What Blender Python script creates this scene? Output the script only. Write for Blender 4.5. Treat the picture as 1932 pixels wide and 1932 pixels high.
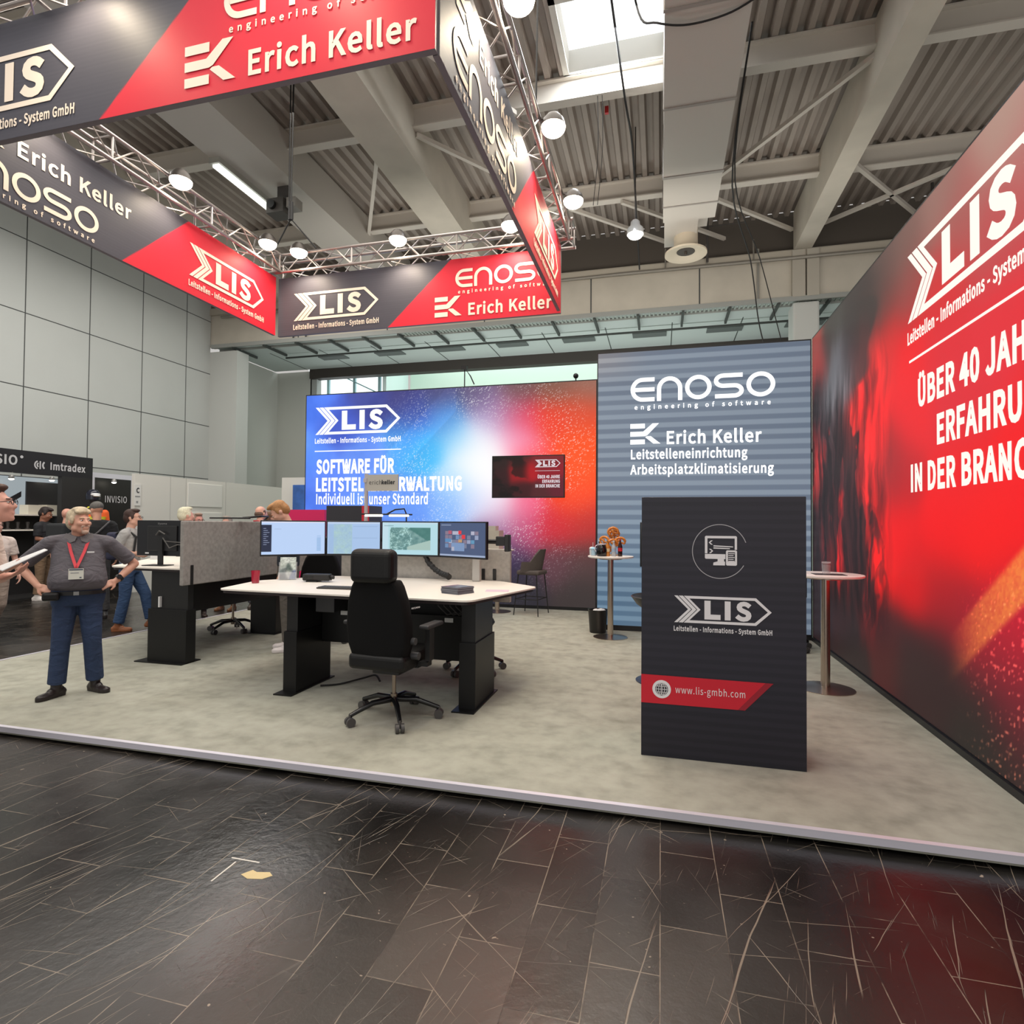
import bpy, bmesh, math, random
import numpy as np
from mathutils import Vector, Matrix, Euler
from mathutils.geometry import tessellate_polygon
S = bpy.context.scene
for o in list(bpy.data.objects): bpy.data.objects.remove(o)
COL = S.collection
random.seed(7)
R = math.radians
PI = math.pi

# ------------------------------------------------------------------ camera, world, lights, exposure
cam_d = bpy.data.cameras.new('camera'); cam = bpy.data.objects.new('camera', cam_d); COL.objects.link(cam)
cam_d.sensor_width = 36; cam_d.sensor_height = 36; cam_d.sensor_fit = 'HORIZONTAL'
cam_d.lens = 1089.519 / 1932 * 36; cam_d.clip_start = .05; cam_d.clip_end = 200
_y, _p, _r = -0.252505977, 0.0196486647, 0.00731460793
_f = Vector((math.sin(_y)*math.cos(_p), math.cos(_y)*math.cos(_p), math.sin(_p)))
_rt = Vector((math.cos(_y), -math.sin(_y), 0)); _up = _rt.cross(_f)
_x = math.cos(_r)*_rt + math.sin(_r)*_up; _u = -math.sin(_r)*_rt + math.cos(_r)*_up
cam.matrix_world = Matrix(((_x.x, _u.x, -_f.x, 0), (_x.y, _u.y, -_f.y, 0), (_x.z, _u.z, -_f.z, 1.60), (0, 0, 0, 1)))
S.camera = cam
S.view_settings.view_transform = 'Standard'; S.view_settings.look = 'None'
S.view_settings.exposure = 0.0; S.view_settings.gamma = 1.0; S.view_settings.use_curve_mapping = False
W = bpy.data.worlds.new('hall_air'); S.world = W; W.use_nodes = True
W.node_tree.nodes['Background'].inputs[0].default_value = (1.0, .97, .93, 1)
W.node_tree.nodes['Background'].inputs[1].default_value = .55
def area(name, loc, size, power, color=(1, .96, .9), rot=(0, 0, 0)):
    d = bpy.data.lights.new(name, 'AREA'); d.shape = 'RECTANGLE'; d.size, d.size_y = size; d.energy = power; d.color = color
    o = bpy.data.objects.new(name, d); o.location = loc; o.rotation_euler = rot; COL.objects.link(o); return o
area('hall_light_front', (-2.5, -.5, 8.6), (12, 5), 560, (1, .965, .925))
area('hall_light_stand', (-2.5, 6.0, 8.4), (7, 5), 420, (1, .95, .86))
area('hall_light_aisle', (-10.2, 8.5, 8.3), (3, 12), 560)
area('hall_light_side', (-9, 3, 5), (4, 3), 200, (1, .97, .92), (0, R(75), 0))
area('back_wall_fill', (-2, 11.6, 6.0), (12, 1.2), 170, (1, .95, .87), (R(112), 0, 0))  # added fill aimed at the end wall to brighten it, not a hall lamp
area('ceiling_fill', (-2, -4.5, 2.2), (14, 3), 210, (1, .96, .9), (R(150), 0, 0))  # added upward fill behind the camera, brightens the ceiling
area('side_ceiling_fill', (5.5, 8, 3.5), (3, 9), 100, (1, .95, .88), (R(180), 0, 0))  # unseen uplight added behind the red wall for the ceiling, no real stand's lamp
area('soffit_fill', (-3.5, 17.4, 3.0), (13, 2), 260, (.95, 1, .97), (R(180), 0, 0))  # fill added under the canopy, out of sight, to lift the soffit
area('skylight_glow', (-.82, 9.35, 9.62), (1.4, 1.3), 160, (.93, .97, 1))

# ------------------------------------------------------------------ colour and materials
def lin(c):
    c = np.asarray(c, float)/255.
    return np.where(c <= .04045, c/12.92, ((c+.055)/1.055)**2.4)
def rgba(c): return tuple(float(v) for v in lin(c)) + (1.,)
_M = {}
def newmat(name):
    m = bpy.data.materials.new(name); m.use_nodes = True
    return m, m.node_tree.nodes, m.node_tree.links, m.node_tree.nodes['Principled BSDF']
def mat(name, c, rough=.6, metal=0., emit=0., spec=.5, noise=0., nscale=30., bump=0., alpha=1., trans=0.):
    if name in _M: return _M[name]
    m, n, l, b = newmat(name)
    b.inputs['Base Color'].default_value = rgba(c); b.inputs['Roughness'].default_value = rough
    b.inputs['Metallic'].default_value = metal; b.inputs['Specular IOR Level'].default_value = spec
    if emit:
        b.inputs['Emission Color'].default_value = rgba(c); b.inputs['Emission Strength'].default_value = emit
        b.inputs['Base Color'].default_value = (.02, .02, .02, 1)
    if trans: b.inputs['Transmission Weight'].default_value = trans; b.inputs['IOR'].default_value = 1.45
    if alpha < 1: b.inputs['Alpha'].default_value = alpha
    if noise or bump:
        tc = n.new('ShaderNodeTexCoord'); nz = n.new('ShaderNodeTexNoise'); nz.inputs['Scale'].default_value = nscale
        nz.inputs['Detail'].default_value = 5; l.new(tc.outputs['Object'], nz.inputs['Vector'])
        if noise:
            mx = n.new('ShaderNodeMix'); mx.data_type = 'RGBA'
            mx.inputs[6].default_value = rgba([max(0, v*(1-noise)) for v in c]); mx.inputs[7].default_value = rgba([min(255, v*(1+noise)) for v in c])
            l.new(nz.outputs['Fac'], mx.inputs[0]); l.new(mx.outputs[2], b.inputs['Base Color'])
        if bump:
            bp = n.new('ShaderNodeBump'); bp.inputs['Strength'].default_value = bump; bp.inputs['Distance'].default_value = .01
            l.new(nz.outputs['Fac'], bp.inputs['Height']); l.new(bp.outputs[0], b.inputs['Normal'])
    _M[name] = m; return m
def artmat(name, emit=0., rough=.5, spec=.2):
    if name in _M: return _M[name]
    m, n, l, b = newmat(name); a = n.new('ShaderNodeAttribute'); a.attribute_name = 'art'
    b.inputs['Roughness'].default_value = rough; b.inputs['Specular IOR Level'].default_value = spec
    if emit:
        b.inputs['Base Color'].default_value = (.015, .015, .015, 1)
        l.new(a.outputs['Color'], b.inputs['Emission Color']); b.inputs['Emission Strength'].default_value = emit
    else: l.new(a.outputs['Color'], b.inputs['Base Color'])
    _M[name] = m; return m

# ------------------------------------------------------------------ mesh building
class MB:
    def __init__(s): s.v = []; s.f = []
    def add(s, vs, fs):
        k = len(s.v); s.v += [tuple(v) for v in vs]; s.f += [tuple(i+k for i in f) for f in fs]; return s
    def box(s, x0, x1, y0, y1, z0, z1, M=None):
        vs = [Vector((x, y, z)) for z in (z0, z1) for y in (y0, y1) for x in (x0, x1)]
        if M: vs = [M @ v for v in vs]
        return s.add(vs, [(0, 2, 3, 1), (4, 5, 7, 6), (0, 1, 5, 4), (2, 6, 7, 3), (0, 4, 6, 2), (1, 3, 7, 5)])
    def cyl(s, p, q, r0, r1=None, n=16, cap=True):
        r1 = r0 if r1 is None else r1; p, q = Vector(p), Vector(q); d = (q-p).normalized()
        a = d.orthogonal().normalized(); b = d.cross(a)
        vs = [p+(a*math.cos(2*PI*i/n)+b*math.sin(2*PI*i/n))*r0 for i in range(n)] + [q+(a*math.cos(2*PI*i/n)+b*math.sin(2*PI*i/n))*r1 for i in range(n)]
        fs = [(i, (i+1) % n, n+(i+1) % n, n+i) for i in range(n)]
        if cap: fs += [tuple(range(n-1, -1, -1)), tuple(range(n, 2*n))]
        return s.add(vs, fs)
    def tube(s, pts, r, n=8):
        pts = [Vector(p) for p in pts]; rr = r if isinstance(r, (list, tuple)) else [r]*len(pts)
        k = len(s.v); a = None
        for i, p in enumerate(pts):
            d = (pts[min(i+1, len(pts)-1)]-pts[max(i-1, 0)]).normalized()
            a = d.orthogonal().normalized() if a is None else (a-d*a.dot(d)).normalized(); b = d.cross(a)
            s.v += [tuple(p+(a*math.cos(2*PI*j/n)+b*math.sin(2*PI*j/n))*rr[i]) for j in range(n)]
        for i in range(len(pts)-1):
            for j in range(n): s.f.append((k+i*n+j, k+i*n+(j+1) % n, k+(i+1)*n+(j+1) % n, k+(i+1)*n+j))
        s.f.append(tuple(k+j for j in range(n-1, -1, -1))); e = k+(len(pts)-1)*n; s.f.append(tuple(e+j for j in range(n)))
        return s
    def lathe(s, prof, c=(0, 0, 0), n=24):
        k = len(s.v)
        for r, z in prof: s.v += [(c[0]+r*math.cos(2*PI*i/n), c[1]+r*math.sin(2*PI*i/n), c[2]+z) for i in range(n)]
        for j in range(len(prof)-1):
            for i in range(n): s.f.append((k+j*n+i, k+j*n+(i+1) % n, k+(j+1)*n+(i+1) % n, k+(j+1)*n+i))
        if prof[0][0] > 1e-6: s.f.append(tuple(k+i for i in range(n-1, -1, -1)))
        if prof[-1][0] > 1e-6: e = k+(len(prof)-1)*n; s.f.append(tuple(e+i for i in range(n)))
        return s
    def ell(s, c, r, rot=None, nu=16, nv=10):
        M = Euler(rot).to_matrix() if rot else Matrix.Identity(3); c = Vector(c); k = len(s.v)
        r = r if isinstance(r, (tuple, list)) else (r, r, r)
        P = lambda t, p: tuple(c + M @ Vector((r[0]*math.sin(t)*math.cos(p), r[1]*math.sin(t)*math.sin(p), r[2]*math.cos(t))))
        s.v.append(P(0, 0))
        for j in range(1, nv): s.v += [P(PI*j/nv, 2*PI*i/nu) for i in range(nu)]
        s.v.append(P(PI, 0)); e = len(s.v)-1
        for i in range(nu): s.f.append((k, k+1+i, k+1+(i+1) % nu)); s.f.append((e, e-nu+(i+1) % nu, e-nu+i))
        for j in range(nv-2):
            for i in range(nu): s.f.append((k+1+j*nu+i, k+1+(j+1)*nu+i, k+1+(j+1)*nu+(i+1) % nu, k+1+j*nu+(i+1) % nu))
        return s
    def cap(s, p, q, r0, r1=None, n=14):
        r1 = r0 if r1 is None else r1
        return s.cyl(p, q, r0, r1, n).ell(p, r0, None, n, 8).ell(q, r1, None, n, 8)
    def rings(s, rs, n=24):               # rs: (cx, cy, cz, rx, ry)
        k = len(s.v)
        for cx, cy, cz, rx, ry in rs: s.v += [(cx+rx*math.cos(2*PI*i/n), cy+ry*math.sin(2*PI*i/n), cz) for i in range(n)]
        for j in range(len(rs)-1):
            for i in range(n): s.f.append((k+j*n+i, k+j*n+(i+1) % n, k+(j+1)*n+(i+1) % n, k+(j+1)*n+i))
        s.f.append(tuple(k+i for i in range(n-1, -1, -1))); e = k+(len(rs)-1)*n; s.f.append(tuple(e+i for i in range(n)))
        return s
    def prism(s, poly, t, fn):            # poly in 2-D (may be [outer, hole..]), thickness t, fn(a, b, depth) -> 3-D
        loops = poly if isinstance(poly[0][0], (tuple, list)) else [poly]
        pts = [p for L in loops for p in L]; N = len(pts)
        tri = tessellate_polygon([[Vector((p[0], p[1], 0)) for p in L] for L in loops])
        fs = [tuple(f) for f in tri] + [tuple(N+i for i in reversed(f)) for f in tri]; k = 0
        for L in loops:
            m = len(L); fs += [(k+i, k+(i+1) % m, N+k+(i+1) % m, N+k+i) for i in range(m)]; k += m
        return s.add([fn(p[0], p[1], 0) for p in pts] + [fn(p[0], p[1], t) for p in pts], fs)
    def xf(s, M): s.v = [tuple(M @ Vector(v)) for v in s.v]; return s
def setp(o, parent):
    if parent is not None: o.parent = parent
    return o
def mesh_obj(name, me, m, parent=None, smooth=False):
    o = bpy.data.objects.new(name, me); COL.objects.link(o)
    if m is not None: me.materials.append(m)
    if smooth: me.polygons.foreach_set('use_smooth', [True]*len(me.polygons))
    return setp(o, parent)
def obj(name, mb, m, parent=None, smooth=None, bevel=0., seg=2):
    me = bpy.data.meshes.new(name); me.from_pydata(mb.v, [], mb.f)
    b = bmesh.new(); b.from_mesh(me); bmesh.ops.recalc_face_normals(b, faces=b.faces); b.to_mesh(me); b.free()
    o = mesh_obj(name, me, m, parent)
    if smooth:
        me.polygons.foreach_set('use_smooth', [True]*len(me.polygons)); me.set_sharp_from_angle(angle=R(smooth if smooth is not True else 42))
    if bevel:
        md = o.modifiers.new('edge', 'BEVEL'); md.width = bevel; md.segments = seg; md.limit_method = 'ANGLE'; md.angle_limit = R(40)
    return o
def tag(o, label, cat, group=None):
    o['label'] = label; o['category'] = cat
    if group: o['group'] = group
    return o
def thing(name, label, cat, loc=(0, 0, 0), rz=0., group=None):
    o = bpy.data.objects.new(name, None); COL.objects.link(o); o.empty_display_size = .1
    o.location = loc; o.rotation_euler = (0, 0, rz); return tag(o, label, cat, group)
def struct(o): o['kind'] = 'structure'; return o
def dup(root, loc, rz=None, label=None):
    def cp(o, par):
        c = o.copy(); COL.objects.link(c)
        if par is not None: c.parent = par
        for ch in list(o.children): cp(ch, c)
        return c
    r = cp(root, None); r.location = loc
    if rz is not None: r.rotation_euler = (0, 0, rz)
    if label: r['label'] = label
    return r
def blob(name, mb, m, parent, voxel=.012, it=3, keep=1.):
    """overlapping shapes fused into one continuous skin"""
    me = bpy.data.meshes.new(name); me.from_pydata(mb.v, [], mb.f)
    b = bmesh.new(); b.from_mesh(me); bmesh.ops.recalc_face_normals(b, faces=b.faces); b.to_mesh(me); b.free()
    t = bpy.data.objects.new('t', me); COL.objects.link(t)
    r = t.modifiers.new('r', 'REMESH'); r.mode = 'VOXEL'; r.voxel_size = voxel
    if it: sm = t.modifiers.new('s', 'SMOOTH'); sm.iterations = it; sm.factor = .5
    dg = bpy.context.evaluated_depsgraph_get(); dg.update()
    me2 = bpy.data.meshes.new_from_object(t.evaluated_get(dg)); bpy.data.objects.remove(t); bpy.data.meshes.remove(me)
    me2.name = name; me2.materials.clear()
    return mesh_obj(name, me2, m, parent, True)

# ------------------------------------------------------------------ lettering and logos (local frame of a sign: x along, z up, -y towards the reader)
import os
try: FONT = bpy.data.fonts.load(os.path.join(bpy.utils.resource_path('LOCAL'), 'datafiles', 'fonts', 'Noto Sans CJK Regular.woff2'))   # Blender's own interface font
except Exception: FONT = None
_capH = {}
def text(s, x0, z0, w, caph, m, parent, bold=0., gap=1.05, y=-.004, t=.002, name='lettering'):
    bold = min(bold, .006+bold*.42) if bold >= 0 else 0.
    def tmesh(body):
        c = bpy.data.curves.new('t', 'FONT'); c.body = body; c.font = FONT or c.font; c.size = 1; c.extrude = .5; c.offset = bold; c.space_character = gap; c.resolution_u = 3
        o = bpy.data.objects.new('t', c); COL.objects.link(o); dg = bpy.context.evaluated_depsgraph_get(); dg.update()
        me = bpy.data.meshes.new_from_object(o.evaluated_get(dg)); bpy.data.objects.remove(o); bpy.data.curves.remove(c); return me
    if ' ' in s and gap > 1.2:                                          # letter-spaced lines are set word by word
        full = tmesh(s); tot = max(v.co.x for v in full.vertices)-min(v.co.x for v in full.vertices); x = x0; ws = s.split()
        wd = [(lambda q: max(v.co.x for v in q.vertices)-min(v.co.x for v in q.vertices))(tmesh(q)) for q in ws]; sp = (tot-sum(wd))/(len(ws)-1)
        for q, d in zip(ws, wd): text(q, x, z0, d*w/tot, caph, m, parent, bold, gap, y, t, name); x += (d+sp)*w/tot
        return
    if bold not in _capH:
        h = tmesh('H'); zs = [v.co.y for v in h.vertices]; _capH[bold] = (max(zs)-min(zs), min(zs)); bpy.data.meshes.remove(h)
    ch, base = _capH[bold]; me = tmesh(s); n = len(me.vertices); co = np.empty(n*3); me.vertices.foreach_get('co', co); co = co.reshape(-1, 3)
    xs = co[:, 0]; k = w/(xs.max()-xs.min()); out = np.empty_like(co)
    out[:, 0] = x0+(xs-xs.min())*k; out[:, 2] = z0+(co[:, 1]-base)*caph/ch; out[:, 1] = y-(co[:, 2]+.5)*t
    me.vertices.foreach_set('co', out.ravel()); me.update(); me.name = name; me.materials.clear()
    return mesh_obj(name, me, m, parent)
def ribbon(mb, pts, w, y=-.004, t=.002, closed=False):
    P = [Vector((p[0], p[1])) for p in pts]; n = len(P); A = []; B = []
    for i in range(n):
        a, b = (P[(i-1) % n], P[(i+1) % n]) if closed else (P[max(i-1, 0)], P[min(i+1, n-1)])
        d = (b-a).normalized(); q = Vector((-d.y, d.x))*w/2; A.append(P[i]+q); B.append(P[i]-q)
    m = n if closed else n-1; k = len(mb.v)
    for L, yy in ((A, y), (B, y), (A, y-t), (B, y-t)): mb.v += [(p.x, yy, p.y) for p in L]
    for i in range(m):
        j = (i+1) % n
        mb.f += [(k+i, k+j, k+n+j, k+n+i), (k+2*n+i, k+3*n+i, k+3*n+j, k+2*n+j), (k+i, k+2*n+i, k+2*n+j, k+j), (k+n+i, k+n+j, k+3*n+j, k+3*n+i)]
    if not closed:
        for i in (0, n-1): mb.f.append((k+i, k+n+i, k+3*n+i, k+2*n+i))
    return mb
def arc(cx, cz, rx, rz, a0, a1, n=16): return [(cx+rx*math.cos(R(a0+(a1-a0)*i/n)), cz+rz*math.sin(R(a0+(a1-a0)*i/n))) for i in range(n+1)]
def arrow_logo(x0, z0, w, m, parent, y=-.004, tagline=True, hk=.295):
    h = hk; mb = MB(); fn = lambda a, b, d: (x0+a*w, y-d, z0+b*w)
    mb.prism([(0, h), (.036, h), (.18, h/2), (.036, 0), (0, 0), (.146, h/2)], .002, fn)
    mb.prism([(.046, h), (.092, h), (.234, h/2), (.092, 0), (.046, 0), (.19, h/2)], .002, fn)
    mb.prism([[(.102, h), (.845, h), (1, h/2), (.845, 0), (.102, 0), (.244, h/2)],
              [(.16, h-.028), (.832, h-.028), (.962, h/2), (.832, .028), (.16, .028), (.277, h/2)]], .002, fn)
    mb.prism([(.318, .25), (.382, .25), (.382, .1), (.485, .1), (.485, .045), (.318, .045)], .002, fn)
    mb.prism([(.528, .25), (.588, .25), (.588, .045), (.528, .045)], .002, fn)
    g = obj('logo', mb, m, parent)
    text('S', x0+.634*w, z0+.042*w, .165*w, .208*w, m, g, bold=.034, y=y)
    if tagline: text('Leitstellen - Informations - System GmbH', x0-.005*w, z0-.095*w, 1.01*w, .055*w, m, parent, bold=.012, y=y)
    return g
def round_logo(x0, z0, w, m, parent, y=-.004, tagw=True):
    mb = MB(); s = .03*w; h = .178*w; r = h/2-s/2; c = h/2
    X = lambda v: x0+v*w; Z = lambda v: z0+v
    ribbon(mb, [(X(.175), Z(h-s/2))]+arc(X(.088), Z(c), .072*w, r, 90, 270)+[(X(.175), Z(s/2))], s, y)
    ribbon(mb, [(X(.03), Z(c)), (X(.175), Z(c))], s, y)
    ribbon(mb, [(X(.207), Z(0))]+arc(X(.282), Z(c), .075*w, r, 180, 0)+[(X(.357), Z(0))], s, y)
    ribbon(mb, arc(X(.483), Z(c), .077*w, r, 0, 360, 32)[:-1], s, y, closed=True)
    q = (h-s)/4
    ribbon(mb, [(X(.785), Z(h-s/2))]+arc(X(.655), Z(h-s/2-q), .05*w, q, 90, 270, 12)+arc(X(.728), Z(s/2+q), .05*w, q, 90, -90, 12)+[(X(.598), Z(s/2))], s, y)
    ribbon(mb, arc(X(.905), Z(c), .08*w, r, 0, 360, 32)[:-1], s, y, closed=True)
    g = obj('logo', mb, m, parent)
    if tagw: text('engineering of software', x0+.03*w, z0-.058*w, .94*w, .034*w, m, parent, bold=.012, gap=1.35, y=y)
    return g
def bar_logo(x0, z0, w, m, parent, y=-.004):
    mb = MB(); fn = lambda a, b, d: (x0+a*w, y-d, z0+b*w)
    for p in ([(0, .7), (.485, .7), (.485, .54), (0, .54)], [(0, .43), (.43, .43), (.74, .7), (.95, .7), (.56, .3), (.48, .27), (0, .27)],
              [(.55, .27), (.68, .27), (1, .01), (.77, .01), (.5, .235)], [(0, .16), (.485, .16), (.485, 0), (0, 0)]): mb.prism(p, .002, fn)
    return obj('logo', mb, m, parent)

# ------------------------------------------------------------------ printed pictures
def vnoise(x, y, seed=0):
    xi = np.floor(x).astype(np.int64); yi = np.floor(y).astype(np.int64); fx = x-xi; fy = y-yi
    fx = fx*fx*(3-2*fx); fy = fy*fy*(3-2*fy)
    def h(a, b):
        n = (a*374761393+b*668265263+seed*974634541) & 0x7fffffff
        n = ((n ^ (n >> 13))*1274126177) & 0x7fffffff; n = n ^ (n >> 16)
        return (n & 0xffff)/65535.
    return (h(xi, yi)*(1-fx)+h(xi+1, yi)*fx)*(1-fy)+(h(xi, yi+1)*(1-fx)+h(xi+1, yi+1)*fx)*fy
def fbm(x, y, seed=0, o=4):
    r = 0; a = .5; t = 0
    for i in range(o): r = r+a*vnoise(x*2**i, y*2**i, seed+i); t += a; a *= .5
    return r/t
def idw(U, V, pts, sg=.1, asp=1.):
    num = np.zeros(U.shape+(3,)); den = np.zeros(U.shape)
    for u, v, c in pts:
        d = ((U-u)*asp)**2+(V-v)**2; w = np.exp(-d/(2*sg*sg))+1e-3/(1+d*60)**2; num += w[..., None]*np.array(c, float); den += w
    return num/den[..., None]
def sstep(a, b, x): t = np.clip((x-a)/(b-a), 0, 1); return t*t*(3-2*t)
def art(name, W_, H_, nx, nz, fn, m, parent, x0=0., z0=0., y=-.003):
    U, V = np.meshgrid(np.linspace(0, 1, nx+1), np.linspace(0, 1, nz+1)); col = np.clip(fn(U, V), 0, 255)
    vs = np.stack([x0+U*W_, np.full_like(U, y), z0+V*H_], -1).reshape(-1, 3)
    i = np.arange(nx)[None, :]+np.arange(nz)[:, None]*(nx+1); i = i.ravel()
    fs = np.stack([i, i+1, i+nx+2, i+nx+1], -1)
    me = bpy.data.meshes.new(name); me.from_pydata(vs.tolist(), [], fs.tolist())
    a = me.color_attributes.new('art', 'FLOAT_COLOR', 'POINT')
    a.data.foreach_set('color', np.concatenate([lin(col.reshape(-1, 3)), np.ones((len(vs), 1))], 1).astype(np.float32).ravel())
    return mesh_obj(name, me, m, parent)
# ================================================================== THE HALL
FZ = -.07                                                           # hall floor; the stand's carpet is z = 0
def floor_material():
    m, n, l, b = newmat('worn_black_floor')
    tc = n.new('ShaderNodeTexCoord')
    w0 = n.new('ShaderNodeTexNoise'); w0.inputs['Scale'].default_value = 2.2; l.new(tc.outputs['Object'], w0.inputs['Vector'])
    wv = n.new('ShaderNodeVectorMath'); wv.operation = 'MULTIPLY_ADD'; l.new(w0.outputs['Color'], wv.inputs[0]); wv.inputs[1].default_value = (.03, .03, 0); l.new(tc.outputs['Object'], wv.inputs[2])
    def noise(scale, st=(1, 1, 1), rot=0., det=4, rough=.6):
        mp = n.new('ShaderNodeMapping'); mp.vector_type = 'TEXTURE'; mp.inputs['Scale'].default_value = [1/v for v in st]; mp.inputs['Rotation'].default_value = (0, 0, rot)
        l.new(wv.outputs[0], mp.inputs[0]); z = n.new('ShaderNodeTexNoise'); z.inputs['Scale'].default_value = scale
        z.inputs['Detail'].default_value = det; z.inputs['Roughness'].default_value = rough; l.new(mp.outputs[0], z.inputs['Vector']); return z.outputs['Fac']
    def ramp(s, a, c):
        r = n.new('ShaderNodeMapRange'); r.inputs[1].default_value = a; r.inputs[2].default_value = c; r.interpolation_type = 'SMOOTHSTEP'; l.new(s, r.inputs[0]); return r.outputs[0]
    def math_(op, a, c):
        q = n.new('ShaderNodeMath'); q.operation = op; q.use_clamp = op not in ('SUBTRACT', 'ADD')
        for i, v in enumerate((a, c)):
            if isinstance(v, (int, float)): q.inputs[i].default_value = v
            else: l.new(v, q.inputs[i])
        return q.outputs[0]
    mp = n.new('ShaderNodeMapping'); mp.inputs['Rotation'].default_value = (0, 0, R(90)); l.new(tc.outputs['Object'], mp.inputs[0])
    br = n.new('ShaderNodeTexBrick'); l.new(mp.outputs[0], br.inputs['Vector']); br.inputs['Scale'].default_value = 1
    br.inputs['Brick Width'].default_value = .56; br.inputs['Row Height'].default_value = .262; br.inputs['Mortar Size'].default_value = .0026; br.inputs['Mortar Smooth'].default_value = .3
    br.inputs['Color1'].default_value = (.25, .25, .25, 1); br.inputs['Color2'].default_value = (.9, .9, .9, 1)
    joint = math_('MULTIPLY', br.outputs['Fac'], ramp(noise(3.1, det=6), .40, .58))
    scr = None
    for sc, rot, th in ((7, R(80), .70), (15, R(74), .70), (17, R(40), .715), (15, R(-30), .72), (6, R(70), .70), (7, R(-38), .725), (8, R(58), .72), (6, R(8), .735), (7, R(-66), .735)):
        s1 = ramp(noise(sc, (.10, 9, 1), rot, 2), th, th+.03); scr = s1 if scr is None else math_('MAXIMUM', scr, s1)
    chip = math_('MAXIMUM', ramp(noise(15, det=2), .735, .76), math_('MULTIPLY', ramp(noise(60, (1, .5, 1), R(70), 3), .70, .76), ramp(noise(1.7), .42, .6))); wear = noise(.55, det=5)
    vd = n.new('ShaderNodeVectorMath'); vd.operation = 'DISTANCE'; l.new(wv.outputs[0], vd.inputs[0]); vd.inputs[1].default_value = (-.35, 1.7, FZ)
    pale_patch = ramp(math_('ADD', vd.outputs['Value'], math_('MULTIPLY', noise(1.4, det=5), .9)), 2.3, .7)  # round paler patch in the floor colour, its edge broken by noise
    light = math_('MAXIMUM', math_('MAXIMUM', math_('MULTIPLY', scr, .6), math_('MULTIPLY', joint, .62)), math_('MULTIPLY', chip, .85))
    tone = n.new('ShaderNodeMix'); tone.data_type = 'RGBA'; tone.inputs[6].default_value = (.0075, .0068, .0064, 1); tone.inputs[7].default_value = (.100, .083, .070, 1)
    t2 = math_('MULTIPLY', math_('MAXIMUM', math_('MULTIPLY', ramp(wear, .40, .66), .35), pale_patch), math_('MAXIMUM', br.outputs['Color'], .45)); l.new(t2, tone.inputs[0])
    mx = n.new('ShaderNodeMix'); mx.data_type = 'RGBA'; l.new(light, mx.inputs[0]); l.new(tone.outputs[2], mx.inputs[6]); mx.inputs[7].default_value = (.36, .29, .22, 1)
    l.new(mx.outputs[2], b.inputs['Base Color'])
    rg = n.new('ShaderNodeMapRange'); rg.inputs[1].default_value = .35; rg.inputs[2].default_value = .68; rg.inputs[3].default_value = .15; rg.inputs[4].default_value = .42
    l.new(wear, rg.inputs[0]); l.new(rg.outputs[0], b.inputs['Roughness']); b.inputs['Specular IOR Level'].default_value = .55
    h = math_('SUBTRACT', math_('MULTIPLY', noise(22, det=6), .35), math_('MULTIPLY', math_('MAXIMUM', scr, br.outputs['Fac']), .4))
    bp = n.new('ShaderNodeBump'); bp.inputs['Strength'].default_value = .30; bp.inputs['Distance'].default_value = .014; l.new(h, bp.inputs['Height']); l.new(bp.outputs[0], b.inputs['Normal'])
    return m
def carpet_material():
    m, n, l, b = newmat('carpet'); tc = n.new('ShaderNodeTexCoord')
    def nz(s, d, st=(1, 1, 1)):
        mp = n.new('ShaderNodeMapping'); mp.inputs['Scale'].default_value = st; l.new(tc.outputs['Object'], mp.inputs[0])
        z = n.new('ShaderNodeTexNoise'); z.inputs['Scale'].default_value = s; z.inputs['Detail'].default_value = d; l.new(mp.outputs[0], z.inputs['Vector']); return z.outputs['Fac']
    r = n.new('ShaderNodeValToRGB'); e = r.color_ramp.elements
    e[0].position = .3; e[0].color = rgba((136, 136, 125)); e[1].position = .62; e[1].color = rgba((167, 166, 154))
    x = e.new(.5); x.color = rgba((159, 158, 146))
    mx = n.new('ShaderNodeMix'); mx.data_type = 'FLOAT'; mx.inputs[0].default_value = .5; l.new(nz(2.3, 6, (1, 1.6, 1)), mx.inputs[2]); l.new(nz(8, 5), mx.inputs[3])
    l.new(mx.outputs[0], r.inputs[0]); l.new(r.outputs[0], b.inputs['Base Color']); b.inputs['Roughness'].default_value = .95; b.inputs['Specular IOR Level'].default_value = .1
    bp = n.new('ShaderNodeBump'); bp.inputs['Strength'].default_value = .3; bp.inputs['Distance'].default_value = .004; l.new(nz(260, 2), bp.inputs['Height']); l.new(bp.outputs[0], b.inputs['Normal'])
    return m
M_ALU = mat('aluminium', (222, 219, 230), .38, .3)
M_BLK = mat('black_plastic', (24, 24, 25), .45)
M_WALL = mat('wall_panel', (184, 187, 184), .7, noise=.03, nscale=.8)
M_SEAM = mat('seam', (70, 72, 72), .8)
M_CONC = mat('concrete', (190, 183, 170), .85, noise=.08, nscale=1.5)
M_DECK = mat('deck_metal', (158, 148, 139), .55, noise=.05, nscale=2)
M_STEEL = mat('painted_steel', (202, 195, 185), .5)
M_DUCT = mat('duct_sheet', (186, 180, 172), .5)
M_PIPE = mat('dark_pipe', (70, 66, 64), .5)
M_GREY = mat('grey_wall', (182, 184, 178), .8)

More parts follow.
